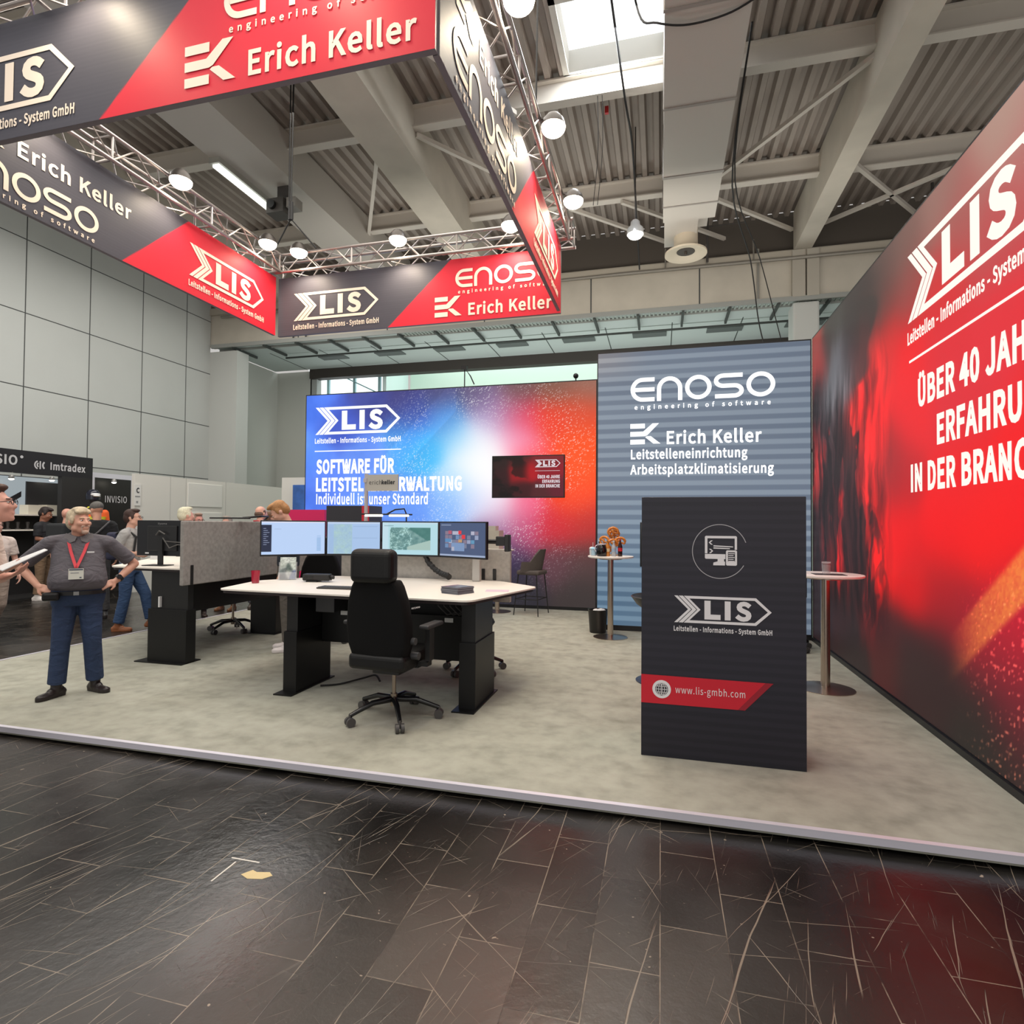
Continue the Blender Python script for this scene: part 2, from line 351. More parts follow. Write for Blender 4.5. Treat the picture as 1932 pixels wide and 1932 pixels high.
struct(obj('floor', MB().box(-22, 24, -6, 24, FZ-.1, FZ), floor_material()))
PX0, PX1, PY0, PY1 = -7.27, 2.05, 3.37, 10.9
struct(obj('floor_carpet', MB().box(PX0, PX1, PY0, PY1, FZ+.02, 0), carpet_material()))
tr = MB().box(PX0-.012, PX1, PY0-.012, PY0+.004, -.034, .004).box(PX0-.012, PX0+.004, PY0-.012, PY1, -.034, .004)
tr.box(PX0-.0125, PX1, PY0-.0125, PY0+.022, .001, .0065).box(PX0-.0125, PX0+.022, PY0, PY1, .001, .0062)
struct(obj('trim_1', tr, M_ALU))
# --- the panelled side wall of the hall
WX = -14.5
w = struct(obj('wall_left', MB().box(WX-.3, WX, 0, 15.95, FZ, 10), M_WALL))
sm = MB()
for z in (1.25, 2.99, 4.73, 6.47, 8.21): sm.box(WX-.002, WX+.004, 0, 15.95, z-.011, z+.011)
for i in range(11): y = 10.2-1.585*(i-4); sm.box(WX-.002, WX+.0035, y-.011, y+.011, FZ, 10)
obj('panel_joints', sm, M_SEAM, w)
# --- column, set-back bay and the end wall above the canopy
struct(obj('trim_column', MB().box(-14.62, -13.45, 15.95, 16.5, FZ, 7.2), mat('column_paint', (188, 190, 186), .7)))
struct(obj('wall_bay', MB().box(-14.6, -14.4, 16.5, 22, FZ, 7.34).box(-14.4, -12.9, 19.3, 19.5, FZ, 7.34), M_GREY))
struct(obj('wall_bay_pier', MB().box(-12.95, -12.68, 19.3, 19.6, FZ, 7.34), mat('pier', (160, 164, 162), .7)))
w = struct(obj('wall_back', MB().box(-14.6, 9, 16.0, 16.25, 7.4, 8.68), M_CONC))
jm = MB()
for x in (-11.2, -8.1, -5.0, -1.9, .98, 6.9): jm.box(x-.015, x+.015, 15.985, 16.005, 7.42, 8.66)
obj('wall_joint', jm, M_SEAM, w)
struct(obj('trim_back_cornice', MB().box(-14.6, 9, 15.9, 16.02, 8.42, 8.62), mat('cornice', (176, 168, 154), .8)))
struct(obj('wall_back_pilaster', MB().box(3.22, 3.52, 15.85, 16.02, 7.4, 8.6).box(3.56, 3.84, 15.85, 16.02, 7.4, 8.6), mat('pilaster', (172, 166, 154), .8)))
struct(obj('wall_back_post', MB().box(3.24, 3.86, 15.9, 16.5, 3.5, 7.28), mat('column_paint', (188, 190, 186), .7), None, bevel=.05))
struct(obj('wall_back_top', MB().box(-15, 9.3, 16.3, 16.4, 8.5, 9.8), mat('dark_top', (84, 77, 70), .9)))
# canopy: white soffit over the gallery, with its cross bars and grilles
cv = struct(obj('ceiling_canopy', MB().box(-14.4, 9, 16.0, 19.15, 7.37, 7.42), mat('soffit', (190, 200, 196), .7)))
eb = MB().box(-14.4, 9, 15.86, 15.93, 7.30, 7.42).box(-14.4, 9, 16.25, 16.29, 7.30, 7.37)
obj('canopy_edge', eb, mat('canopy_edge', (150, 152, 148), .5), cv)
gr = MB()
for i in range(150): x = -7.6+.11*i; gr.box(x, x+.05, 15.93, 16.25, 7.33, 7.37)
obj('canopy_grating', gr, mat('grating', (160, 168, 160), .6), cv)
cb = MB()
for i in range(20): x = -13.6+1.18*i; cb.box(x-.03, x+.03, 15.9, 17.1, 7.25, 7.33)
obj('canopy_bars', cb, mat('dark_bar', (58, 62, 60), .6), cv)
cj = MB()
for i in range(12): x = -13+1.9*i; cj.box(x-.012, x+.012, 17.0, 19.15, 7.362, 7.372)
cj.box(-12.5, 5, 17.15, 17.2, 7.2, 7.25)
obj('canopy_joints', cj, mat('dark_bar', (58, 62, 60), .6), cv)
for i in range(8):
    x = -11.6+2.15*i
    obj('air_grille', MB().box(x, x+1.0, 17.7, 18.1, 7.34, 7.37), mat('grille', (96, 102, 100), .7), cv)
struct(obj('trim_canopy_beam', MB().box(-12.9, 9, 19.15, 19.5, 7.02, 7.42), mat('dark_beam', (58, 52, 48), .6)))
struct(obj('wall_gallery', MB().box(-10.2, 24, 22.3, 22.4, FZ, 9.6), mat('gallery_wall', (196, 214, 202), .8)))
struct(obj('ceiling_gallery', MB().box(-14, 9, 19.5, 22.4, 9.5, 9.6), mat('gallery_wall', (196, 214, 202), .8)))
wn = struct(obj('window_1', MB().box(-10.45, -10.3, 20.3, 22.3, 5, 9.5), mat('win_side', (208, 226, 224), .5)))
wg = MB().box(-13.9, -10.45, 20.6, 20.62, 5, 9.5)
obj('window_pane', wg, mat('window_light', (245, 255, 255), .2, emit=1.5), wn)
wf = MB()
for x in (-12.83, -11.68, -10.6): wf.box(x-.05, x+.05, 20.3, 20.4, 5, 9.4)
wf.cyl((-12.7, 20.3, 7.6), (-10.6, 20.3, 6.6), .025)
obj('window_frame', wf, mat('win_frame', (150, 186, 190), .4, .3), wn)
area('gallery_daylight', (-4, 20.8, 9.3), (11, 1.5), 380, (.9, 1, .96))

# --- ceiling: trapezoidal deck, purlins, long beams, ducts, rooflight
dk = MB(); P = .27; x = -14.6
prof = []
while x < 9.2: prof += [(x, 9.72), (x+.10, 9.72), (x+.14, 9.60), (x+.235, 9.60)]; x += P
def deck(y0, y1, xa, xb):
    q = [p for p in prof if xa <= p[0] <= xb]; k = len(dk.v)
    dk.v += [(a, y0, z) for a, z in q] + [(a, y1, z) for a, z in q]; n_ = len(q)
    dk.f += [(k+i, k+i+1, k+n_+i+1, k+n_+i) for i in range(n_-1)]
deck(-5, 8.55, -15, 9.3); deck(10.1, 16.1, -15, 9.3); deck(8.55, 10.1, -15, -1.66); deck(8.55, 10.1, .1, 9.3)
struct(obj('ceiling', dk, M_DECK))
struct(obj('ceiling_roof', MB().box(-15, 9.3, -5, 8.5, 9.76, 9.9).box(-15, 9.3, 10.15, 16.1, 9.76, 9.9).box(-15, -1.7, 8.5, 10.15, 9.76, 9.9).box(.15, 9.3, 8.5, 10.15, 9.76, 9.9), M_CONC))
sk = struct(obj('window_rooflight', MB().box(-1.7, -1.6, 8.5, 10.15, 9.58, 10.1).box(.02, .12, 8.5, 10.15, 9.58, 10.1).box(-1.7, .12, 10.03, 10.15, 9.58, 10.1).box(-1.7, .12, 8.5, 8.6, 9.58, 10.1), mat('rooflight_kerb', (205, 203, 196), .6)))
obj('window_pane', MB().box(-1.7, .12, 8.5, 10.15, 10.02, 10.05), mat('sky_pane', (250, 253, 255), .3, emit=1.6), sk)
for k, (xa, xb, za) in enumerate(((3.27, 3.68, 8.62), (-5.42, -4.62, 8.62), (-8.45, -7.45, 8.62), (-12.2, -11.4, 8.62))):
    b_ = MB().box(xa, xb, -3, 15.98, za, 9.62)
    if k == 2: b_.box(xb, xb+.09, -3, 15.98, za, 9.5)
    struct(obj('ceiling_beam', b_, M_CONC if k != 2 else M_DUCT))
for y in (-.1, 3.3, 6.75, 10.15, 13.55):
    p = MB().box(-14.6, 9, y-.1, y+.1, 9.16, 9.185).box(-14.6, 9, y-.012, y+.012, 9.18, 9.57).box(-14.6, 9, y-.1, y+.1, 9.56, 9.59)
    struct(obj('ceiling_purlin', p, M_STEEL))
bc = MB()
for (a, b2) in (((-4.6, 10.2), (-2.2, 13.4)), ((-2.2, 13.4), (.2, 15.8)), ((-2.2, 13.4), (-4.5, 15.8)), ((.8, 13.5), (3.3, 10.2)), ((.8, 13.5), (3.2, 15.8)), ((3.7, 13.0), (6.0, 15.8)), ((3.7, 15.8), (6.2, 13.6)), ((-7.4, 13.5), (-5.4, 10.2)), ((-4.6, 6.8), (-2.6, 10.1)), ((-.9, 13.5), (1.6, 15.9))):
    bc.box(0, (Vector(a)-Vector(b2)).length, -.04, .04, 9.06, 9.14, Matrix.Translation((a[0], a[1], 0)) @ Matrix.Rotation(math.atan2(b2[1]-a[1], b2[0]-a[0]), 4, 'Z'))
struct(obj('ceiling_bracing', bc, M_STEEL))
pp = MB()
pp.cyl((-1.3, 15.82, 8.4), (7, 15.82, 8.36), .045).cyl((-14, 15.85, 8.3), (-1.3, 15.82, 8.4), .04)
for x in (-9, -6, -3, .1, 1.15, 2.3, 6): pp.cyl((x, 15.82, 8.4), (x, 15.9, 9.0), .02)
struct(obj('trim_pipe', pp, mat('pipe', (150, 145, 136), .4, .4)))
# air duct over the stand, with a round outlet under its end
ad = thing('air_duct', 'white rectangular sheet metal air duct along the ceiling ending in a round outlet', 'air duct', (.56, 10, 8.1))
obj('duct_body', MB().box(-.53, .53, -9, 2.75, 0, 1.0), M_DUCT, ad)
for y0_, y1_ in ((-2.6, -2.55), (-.8, -.75), (1.05, 1.12), (2.1, 2.14)): obj('duct_joint', MB().box(-.545, .545, y0_, y1_, -.014, 1.0), mat('duct_seam', (150, 144, 138), .5), ad)
obj('duct_end', MB().box(-.5, .2, 2.75, 3.9, .0, .8).box(.2, .42, 2.75, 3.5, .2, .8), M_DUCT, ad)
out = obj('air_outlet', MB().lathe([(.26, .2), (.26, -.25), (.30, -.3), (.46, -.36), (.46, -.40), (.30, -.38), (.2, -.33)], (-.03, 3.5, 0), 36), mat('outlet', (198, 186, 166), .5), ad, True)
obj('outlet_core', MB().cyl((-.03, 3.5, -.34), (-.03, 3.5, -.30), .2).cyl((-.03, 3.5, -.40), (-.03, 3.5, -.3), .03), mat('outlet_dark', (60, 52, 46), .6), out)
# ================================================================== LIGHTBOX WALLS OF THE STAND
M_PRW = mat('lit_white', (255, 255, 255), .5, emit=1.12)
M_FRM = mat('frame_black', (28, 28, 32), .4)
LISPTS = [(.03, .95, (75, 125, 245)), (.02, .7, (90, 145, 255)), (.02, .4, (85, 130, 245)), (.13, .85, (70, 95, 205)), (.25, .97, (65, 75, 155)), (.37, .97, (68, 64, 125)), (.5, .98, (78, 74, 120)),
 (.62, .98, (95, 85, 115)), (.75, .98, (110, 82, 82)), (.88, .98, (128, 90, 76)), (.97, .98, (150, 105, 90)), (.22, .68, (105, 150, 250)), (.08, .58, (95, 135, 250)), (.38, .76, (80, 160, 240)),
 (.44, .71, (70, 190, 252)), (.4, .88, (68, 95, 185)), (.52, .86, (80, 150, 225)), (.56, .76, (150, 215, 252)), (.6, .69, (255, 255, 255)), (.62, .6, (255, 255, 255)), (.67, .68, (255, 255, 255)), (.67, .59, (255, 255, 255)), (.69, .54, (255, 250, 255)), (.64, .76, (250, 250, 255)), (.66, .84, (200, 190, 230)), (.65, .92, (135, 112, 160)),
 (.71, .87, (185, 115, 155)), (.77, .84, (235, 55, 85)), (.74, .76, (250, 190, 220)), (.77, .68, (255, 120, 150)), (.82, .62, (255, 70, 60)), (.87, .84, (245, 65, 40)), (.95, .86, (225, 75, 45)), (.95, .72, (255, 84, 30)), (.93, .6, (255, 86, 34)), (.93, .48, (255, 76, 40)),
 (.775, .46, (250, 110, 145)), (.69, .44, (240, 222, 242)), (.61, .48, (205, 220, 252)), (.55, .56, (190, 230, 255)), (.52, .46, (130, 180, 252)), (.4, .46, (105, 155, 250)), (.2, .5, (100, 145, 252)), (.7, .34, (185, 135, 170)), (.775, .33, (195, 80, 120)),
 (.88, .35, (215, 40, 55)), (.96, .35, (190, 50, 48)), (.66, .27, (78, 68, 118)), (.74, .2, (58, 48, 78)), (.88, .2, (98, 62, 72)), (.97, .2, (82, 60, 60)), (.77, .08, (44, 42, 50)), (.95, .06, (58, 50, 50)), (.6, .1, (36, 38, 62)), (.3, .2, (60, 85, 170)), (.05, .1, (60, 85, 180)), (.3, .05, (45, 60, 120))]
def lis_art(U, V):
    c = idw(U, V, LISPTS, .062, 1.45)
    s = sstep(.0, .02, (U-.62)*1.43-(V-.7)) ; s2 = sstep(.0, .015, (U-.30)*1.43-(V-.7)); s3 = sstep(0, .015, (U-.41)*1.43-(V-.7))
    c = c*(1+.07*(s2-s3)*(U < .55))[..., None]
    n = fbm(U*14, V*10, 3)-.5
    c = c+(n*34*sstep(.55, .2, U))[..., None]
    d = vnoise(U*430, V*296, 11); ring = np.exp(-(((np.hypot((U-.66)*1.45, V-.62)-.37)/.17)**2))
    k = sstep(.86, 1., d)*ring*(.2+.8*sstep(.3, .7, vnoise(U*12, V*9, 5)))
    return c*(1-k[..., None]*.8)+255*k[..., None]*.8
wl = thing('display_wall', 'tall backlit fabric wall fading from blue through white to orange', 'display wall', (-7.25, 10.65, 0))
obj('frame', MB().box(0, 6.11, 0, .12, 0, 4.27), M_FRM, wl)
art('fabric_print', 6.07, 4.19, 430, 296, lis_art, artmat('lightbox_print', 1.0), wl, .02, .06)
arrow_logo(.24, 3.42, 1.93, M_PRW, wl)
obj('lettering', MB().box(.23, 2.19, -.006, -.004, 3.065, 3.085), M_PRW, wl)
text('SOFTWARE FÜR', .27, 2.60, 1.78, .30, M_PRW, wl, .03)
text('LEITSTELLENVERWALTUNG', .27, 2.23, 3.22, .29, M_PRW, wl, .03)
text('Individuell ist unser Standard', .28, 1.965, 2.5, .22, M_PRW, wl, .012)

def stripe_art(a, b, n, warm=0.):
    def fn(U, V):
        t = V*n; k = .5+.5*np.clip(np.sin(2*PI*t)*3, -1, 1); i = np.floor(t); k = k*(.65+.35*vnoise(i*.77, i*0+.3, 2))
        c = np.array(a)[None, None]*(1-k[..., None])+np.array(b)[None, None]*k[..., None]
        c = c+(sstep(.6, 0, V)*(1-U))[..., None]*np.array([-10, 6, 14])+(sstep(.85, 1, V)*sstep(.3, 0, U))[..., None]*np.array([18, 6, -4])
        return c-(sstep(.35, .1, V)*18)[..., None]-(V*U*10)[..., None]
    return fn
we = thing('display_wall', 'tall backlit blue grey striped wall behind the dark counter', 'display wall', (-.95, 8.85, 0))
obj('frame', MB().box(0, 2.99, 0, .12, 0, 4.22), M_FRM, we)
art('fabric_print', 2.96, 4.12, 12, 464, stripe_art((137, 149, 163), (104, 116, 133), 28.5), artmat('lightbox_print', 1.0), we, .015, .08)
M_GLW = mat('lit_letters', (255, 255, 255), .5, emit=1.35)
round_logo(.5, 3.44, 2.02, M_GLW, we); bar_logo(.5, 2.80, .44, M_GLW, we)
text('Erich Keller', 1.03, 2.79, 1.31, .195, M_GLW, we, .012)
text('Leitstelleneinrichtung', .51, 2.575, 1.64, .145, M_GLW, we, .012); text('Arbeitsplatzklimatisierung', .5, 2.345, 2.0, .145, M_GLW, we, .012)

REDPTS = [(.03, .97, (150, 70, 62)), (.07, .89, (175, 58, 52)), (.14, .93, (66, 58, 55)), (.2, .98, (70, 66, 62)), (.33, .95, (62, 54, 52)), (.43, .93, (62, 52, 50)), (.30, .84, (56, 48, 48)), (.2, .82, (112, 112, 116)), (.15, .78, (96, 96, 100)), (.26, .78, (104, 98, 102)),
 (.04, .8, (46, 38, 40)), (.1, .68, (50, 40, 42)), (.2, .68, (55, 48, 50)), (.02, .6, (120, 34, 34)), (.05, .55, (190, 45, 42)), (.1, .5, (56, 30, 32)), (.18, .58, (46, 34, 36)), (.26, .62, (150, 40, 38)), (.33, .62, (240, 36, 30)), (.4, .7, (250, 30, 28)), (.38, .8, (190, 48, 44)),
 (.29, .5, (60, 34, 36)), (.36, .5, (210, 30, 30)), (.44, .58, (240, 24, 26)), (.5, .5, (150, 34, 36)), (.56, .48, (190, 22, 28)), (.25, .4, (110, 26, 28)), (.15, .38, (70, 26, 28)), (.05, .35, (44, 26, 28)), (.33, .36, (70, 28, 30)), (.4, .4, (120, 28, 28)), (.2, .28, (225, 20, 22)), (.3, .3, (90, 20, 22)),
 (.47, .28, (238, 18, 14)), (.44, .36, (232, 18, 16)), (.55, .36, (244, 8, 10)), (.6, .26, (215, 10, 14)), (.4, .2, (110, 22, 22)), (.25, .16, (52, 24, 24)), (.1, .14, (38, 24, 26)), (.5, .12, (70, 26, 26)), (.6, .1, (48, 28, 28)), (.7, .12, (44, 26, 26)), (.8, .06, (34, 30, 26)), (.95, .05, (36, 34, 28)), (.3, .05, (40, 28, 28)),
 (.5, .97, (96, 74, 68)), (.5, .88, (110, 58, 54)), (.5, .78, (225, 38, 36)), (.58, .96, (118, 86, 78)), (.6, .86, (150, 66, 62)), (.7, .97, (146, 106, 96)), (.85, .98, (172, 136, 122)), (.98, .97, (176, 142, 130)), (.75, .9, (168, 84, 80)), (.92, .9, (178, 110, 104)), (.85, .82, (190, 70, 72)), (.7, .8, (215, 38, 42)),
 (.6, .72, (245, 16, 22)), (.7, .7, (225, 32, 44)), (.85, .68, (228, 36, 48)), (.98, .75, (220, 44, 58)), (.6, .6, (240, 24, 30)), (.75, .58, (224, 34, 46)), (.95, .58, (236, 24, 34)), (.75, .46, (240, 8, 14)), (.9, .46, (246, 4, 10)), (.7, .36, (246, 4, 8)), (.8, .36, (248, 10, 8)), (.7, .24, (170, 14, 24)), (.78, .2, (150, 20, 34)), (.85, .22, (200, 18, 42)), (.95, .2, (185, 18, 44)), (.85, .13, (110, 22, 36)), (.96, .12, (90, 24, 34))]
def red_art(U, V):
    wx = U+.05*(fbm(U*9, V*6, 21)-.5)*sstep(.6, .3, U); wz = V+.09*(fbm(U*22, V*5, 31)-.5)*sstep(.6, .3, U)
    c = idw(wx, wz, REDPTS, .05, 1.25)
    q = fbm(U*15+2.2*fbm(U*7, V*6, 51), V*3.6+1.6*fbm(U*9, V*4, 52), 53, 5); zone = sstep(.56, .40, U)*sstep(.74, .60, V)*sstep(.06, .2, V)
    dk_ = sstep(.50, .56, q+.10*(fbm(U*40, V*9, 54)-.5)+.07*sstep(.35, .1, U))*zone; hot = sstep(.44, .37, q)*zone*sstep(.05, .2, U)
    c = c*(1-.72*dk_[..., None])+np.array([34, 22, 22])*.72*dk_[..., None]; c = c*(1-.6*hot[..., None])+np.array([240, 30, 26])*.6*hot[..., None]
    st = fbm(U*60+3*fbm(U*8, V*8, 9), V*7, 41)-.5
    c = c*(1+1.5*st*sstep(.55, .4, U)*sstep(.85, .7, V)*sstep(.08, .2, V))[..., None]
    hel = sstep(.012, -.012, np.hypot((U-.335)/1.05, (V-.86)*1.0)-.105+.02*np.sin(V*40)) * sstep(.3, .36, U)
    c = c*(1-hel[..., None]*.72)+np.array([58, 50, 48])*hel[..., None]*.72
    x = U-.9; z = V-.313; d = (x*.45+z*.0); q = z-(-.172+ (U-.745)*.98)+.172-.155*.98+.01
    line = V-(.155+(U-.735)*1.0); k = sstep(-.05, -.03, line)*sstep(.05, .03, line)*sstep(.70, .80, U)
    k = k*(.75+.4*vnoise(U*300, V*240, 8))*np.clip(.45+2.4*(U-.75), .3, 1)
    c = c*(1-np.clip(k, 0, 1)[..., None])+np.array([250, 152, 62])*np.clip(k, 0, 1)[..., None]
    sp = sstep(.78, .95, vnoise(U*330, V*250, 77))*sstep(.72, .85, U)*sstep(.34, .2, V)
    c = c+sp[..., None]*np.array([120, 70, 50])
    gl = sstep(.93, .99, vnoise(U*260, V*200, 78))*sstep(.82, .9, U)*sstep(.16, .05, V)
    return c+gl[..., None]*np.array([170, 150, 90])
wr = thing('display_wall', 'tall backlit red and black smoke wall with an orange stripe beside the white bar table', 'display wall', (2.05, 8.85, 0), -PI/2)
obj('frame', MB().box(0, 5.5, 0, .12, 0, 4.23), M_FRM, wr)
art('fabric_print', 5.46, 4.15, 440, 320, red_art, artmat('lightbox_print', 1.0), wr, .02, .06)
obj('skirting', MB().box(0, 5.5, -.02, 0, 0, .05), M_FRM, wr)
M_CRM = mat('lit_cream', (255, 248, 238), .5, emit=1.0)
arrow_logo(3.25, 3.33, 1.95, M_CRM, wr)
obj('lettering', MB().box(3.27, 5.2, -.006, -.004, 2.985, 3.005), M_CRM, wr)
text('ÜBER 40 JAHRE', 3.44, 2.575, 1.76, .235, M_CRM, wr, .022); text('ERFAHRUNG', 3.77, 2.225, 1.43, .235, M_CRM, wr, .022); text('IN DER BRANCHE', 3.29, 1.885, 1.93, .235, M_CRM, wr, .022)

# wall screens
def wall_tv(loc, w, h, label, fn=None):
    t = thing('wall_screen', label, 'television', loc)
    obj('housing', MB().box(0, w, 0, .05, 0, h), mat('tv_black', (14, 13, 14), .3), t, bevel=.006)
    return t
tv = wall_tv((-3.12, 10.54, 2.08), 1.4, .8, 'flat screen with a dark red picture hung on the blue and orange wall')
def tv_art(U, V):
    c = idw(U, V, [(.05, .9, (40, 22, 22)), (.1, .5, (48, 18, 22)), (.1, .1, (30, 14, 18)), (.4, .9, (70, 25, 26)), (.38, .55, (150, 18, 26)), (.5, .65, (175, 16, 28)), (.4, .2, (60, 18, 24)), (.7, .9, (120, 28, 36)), (.8, .5, (140, 14, 34)), (.9, .2, (96, 22, 40)), (.7, .1, (80, 30, 36))], .12, 1.7)
    dk_ = sstep(.5, .62, fbm(U*6, V*5, 4))*sstep(.55, .4, U); return c*(1-.6*dk_[..., None])
art('screen_picture', 1.36, .76, 90, 50, tv_art, artmat('screen_print', 1.0), tv, .02, .02)
M_SCW = mat('screen_white', (236, 226, 232), .5, emit=.9)
arrow_logo(.84, .57, .48, M_SCW, tv, tagline=False)
obj('lettering', MB().box(.84, 1.31, -.006, -.004, .5, .506), M_SCW, tv)
text('ÜBER 40 JAHRE', .89, .36, .42, .062, M_SCW, tv, .02); text('ERFAHRUNG', .98, .275, .33, .062, M_SCW, tv, .02); text('IN DER BRANCHE', .85, .19, .46, .062, M_SCW, tv, .02)
t2 = wall_tv((-.3, 8.78, .97), 1.15, .66, 'black flat screen on the striped wall mostly hidden by the dark counter')
obj('glass', MB().box(.015, 1.135, -.003, 0, .015, .645), mat('screen_off', (22, 23, 26), .12), t2)

# ================================================================== DARK COUNTER
ct = thing('counter', 'tall dark striped counter with a red web address band in front of the striped wall', 'counter', (-.13, 4.14, 0))
ma = artmat('counter_print', 0., .45, .3)
obj('carcass', MB().box(0, 1.05, 0, .5, 0, 1.79), mat('counter_side', (40, 40, 48), .5), ct, bevel=.004)
art('front_print', 1.05, 1.785, 8, 360, lambda U, V: (lambda k: np.array([50, 49, 58])*(1-k[..., None])+np.array([45, 45, 53])*k[..., None]-(sstep(.45, 0, V)*10)[..., None])(.5+.5*np.clip(np.sin(V*2*PI*30)*2, -1, 1)), ma, ct, 0, .002, -.001)
M_PR = mat('print_white', (228, 226, 228), .5); M_RED = mat('print_red', (200, 26, 46), .5); M_RED2 = mat('print_dark_red', (150, 24, 42), .5)
M_PRD = mat('print_dark', (46, 46, 54), .5)
ring = MB(); ribbon(ring, arc(.515, 1.42, .176, .182, 20, 330, 60), .0045, -.002, .001); obj('emblem_ring', ring, mat('print_grey', (176, 174, 178), .5), ct)
ic = MB(); fn = lambda a, b, d: (.42+a*.205, -.002-d, 1.32+b*.205)
ic.prism([[(.0, .97), (.03, 1), (.97, 1), (1, .97), (1, .55), (.93, .55), (.93, .92), (.08, .92), (.08, .42), (0, .42)]], .001, fn)
ic.prism([(0, .4), (.64, .4), (.64, .24), (.03, .24), (0, .27)], .001, fn).prism([(.4, .24), (.6, .24), (.6, .16), (.63, .16), (.63, .03), (.26, .03), (.27, .12), (.4, .16)], .001, fn)
ic.prism([(.27, .69), (.88, .66), (.88, .63), (.27, .65)], .001, fn).prism([(.27, .62), (.78, .6), (.78, .57), (.27, .58)], .001, fn)
for dz, sgn in ((.78, -1), (.5, 1)): ic.prism([(.19-.06*sgn, dz+.07), (.19, dz+.07), (.19+.07*sgn, dz), (.19, dz-.07), (.19-.06*sgn, dz-.07), (.19+.02*sgn, dz)], .001, fn)
ic.prism([[(.66, .5), (.69, .53), (.97, .53), (1, .5), (1, .06), (.97, .03), (.69, .03), (.66, .06)], [(.72, .47), (.94, .47), (.94, .16), (.72, .16)]], .001, fn)
for k in range(5): ic.prism([(.735, .435-.062*k), (.925-.03*(k % 2), .435-.062*k), (.925-.03*(k % 2), .41-.062*k), (.735, .41-.062*k)], .001, fn)
obj('emblem', ic, M_PR, ct)
arrow_logo(.22, .93, .62, M_PR, ct, y=-.002)
obj('address_band', MB().prism([(0, .56), (.85, .555), (.675, .365), (0, .365)], .001, lambda a, b, d: (a, -.002-d, b)), M_RED, ct)
obj('band_corner', MB().prism([(.80, .555), (.85, .555), (.675, .365), (.63, .365)], .0005, lambda a, b, d: (a, -.003-d, b)), M_RED2, ct)
gl = obj('globe', MB().cyl((.137, -.003, .465), (.137, -.0045, .465), .062, n=36), M_PR, ct)
gm = MB().cyl((.137, -.004, .465), (.137, -.0052, .465), .043, n=32); obj('globe_disc', gm, M_PRD, gl)
gi = MB()
for w_ in (.004, .02, .036): ribbon(gi, arc(.137, .465, w_, .041, 0, 360, 24)[:-1], .0035, -.0052, .0006, True)
for dz in (-.02, 0, .02): s_ = math.sqrt(.041**2-dz**2); ribbon(gi, [(.137-s_, .465+dz), (.137+s_, .465+dz)], .0035, -.0052, .0006)
obj('globe_grid', gi, M_PR, gl)
text('www.lis-gmbh.com', .228, .447, .448, .046, M_PR, ct, -.006, y=-.003, t=.001)

# ================================================================== HANGING BANNER RING
BX0, BX1, BY0, BY1, BZ, BH = -6.33, -1.46, 3.52, 8.47, 4.75, .99
BW = BX1-BX0; BD = BY1-BY0
def banner_art(diag, red_first, w):
    def fn(U, V):
        x = U*w; e = diag[0]+(diag[1]-diag[0])*V; k = sstep(-.008, .008, x-e); s_ = .5+.5*np.sin(V*2*PI*26+.2*np.sin(U*9))
        g = np.array([72, 71, 80])[None, None]+(s_*7*(fbm(U*4, V*30, 3)))[..., None]
        return g*(1-k[..., None])+np.array([214, 40, 58])*k[..., None]
    return fn
M_BN = artmat('banner_print', 0., .55, .25); M_BF = mat('banner_edge', (116, 110, 114), .5); M_BL = mat('banner_letters', (238, 222, 204), .6)
def banner(label, loc, rz, w, kind, logo_x=.31):
    t = thing('hanging_banner', label, 'banner', loc, rz, 'hanging banners under the lighting truss')
    obj('frame', MB().box(0, w, .002, .05, 0, BH), M_BF, t)
    art('fabric_print', w, BH, 320, 64, banner_art((2.05, 3.12) if kind == 'A' else (1.95, 2.95), 0, w), M_BN, t, 0, 0, 0)
    if kind == 'A':
        arrow_logo(logo_x, .24, 1.57, M_BL, t); round_logo(3.2, .53, 1.62, M_BL, t); bar_logo(2.86, .09, .45, M_BL, t)
        text('Erich Keller', 3.42, .085, 1.32, .19, M_BL, t, .012)
    elif kind == 'B':
        round_logo(.12, .13, 1.52, M_BL, t); bar_logo(.26, .53, .38, M_BL, t); text('Erich Keller', .76, .54, 1.3, .17, M_BL, t, .012); arrow_logo(2.97, .26, 1.54, M_BL, t)
    else:
        round_logo(.24, .16, 1.86, M_BL, t); bar_logo(.3, .62, .4, M_BL, t); text('Erich Keller', .85, .63, 1.33, .19, M_BL, t, .012); arrow_logo(2.97, .26, 1.6, M_BL, t)
    return t
banner('red and dark grey hanging banner spanning the front of the lighting truss', (BX0, BY0, BZ), 0, BW, 'A', .22)
banner('red and dark grey hanging banner above the blue display wall', (BX0, BY1, BZ), 0, BW, 'A')
banner('dark grey and red side banner of the truss towards the panelled hall wall', (BX0, BY0+.06, BZ), PI/2, BD-.13, 'B')
banner('dark grey and red side banner of the truss facing the air duct', (BX1+.01, BY0+.06, BZ), PI/2, BD-.13, 'C')

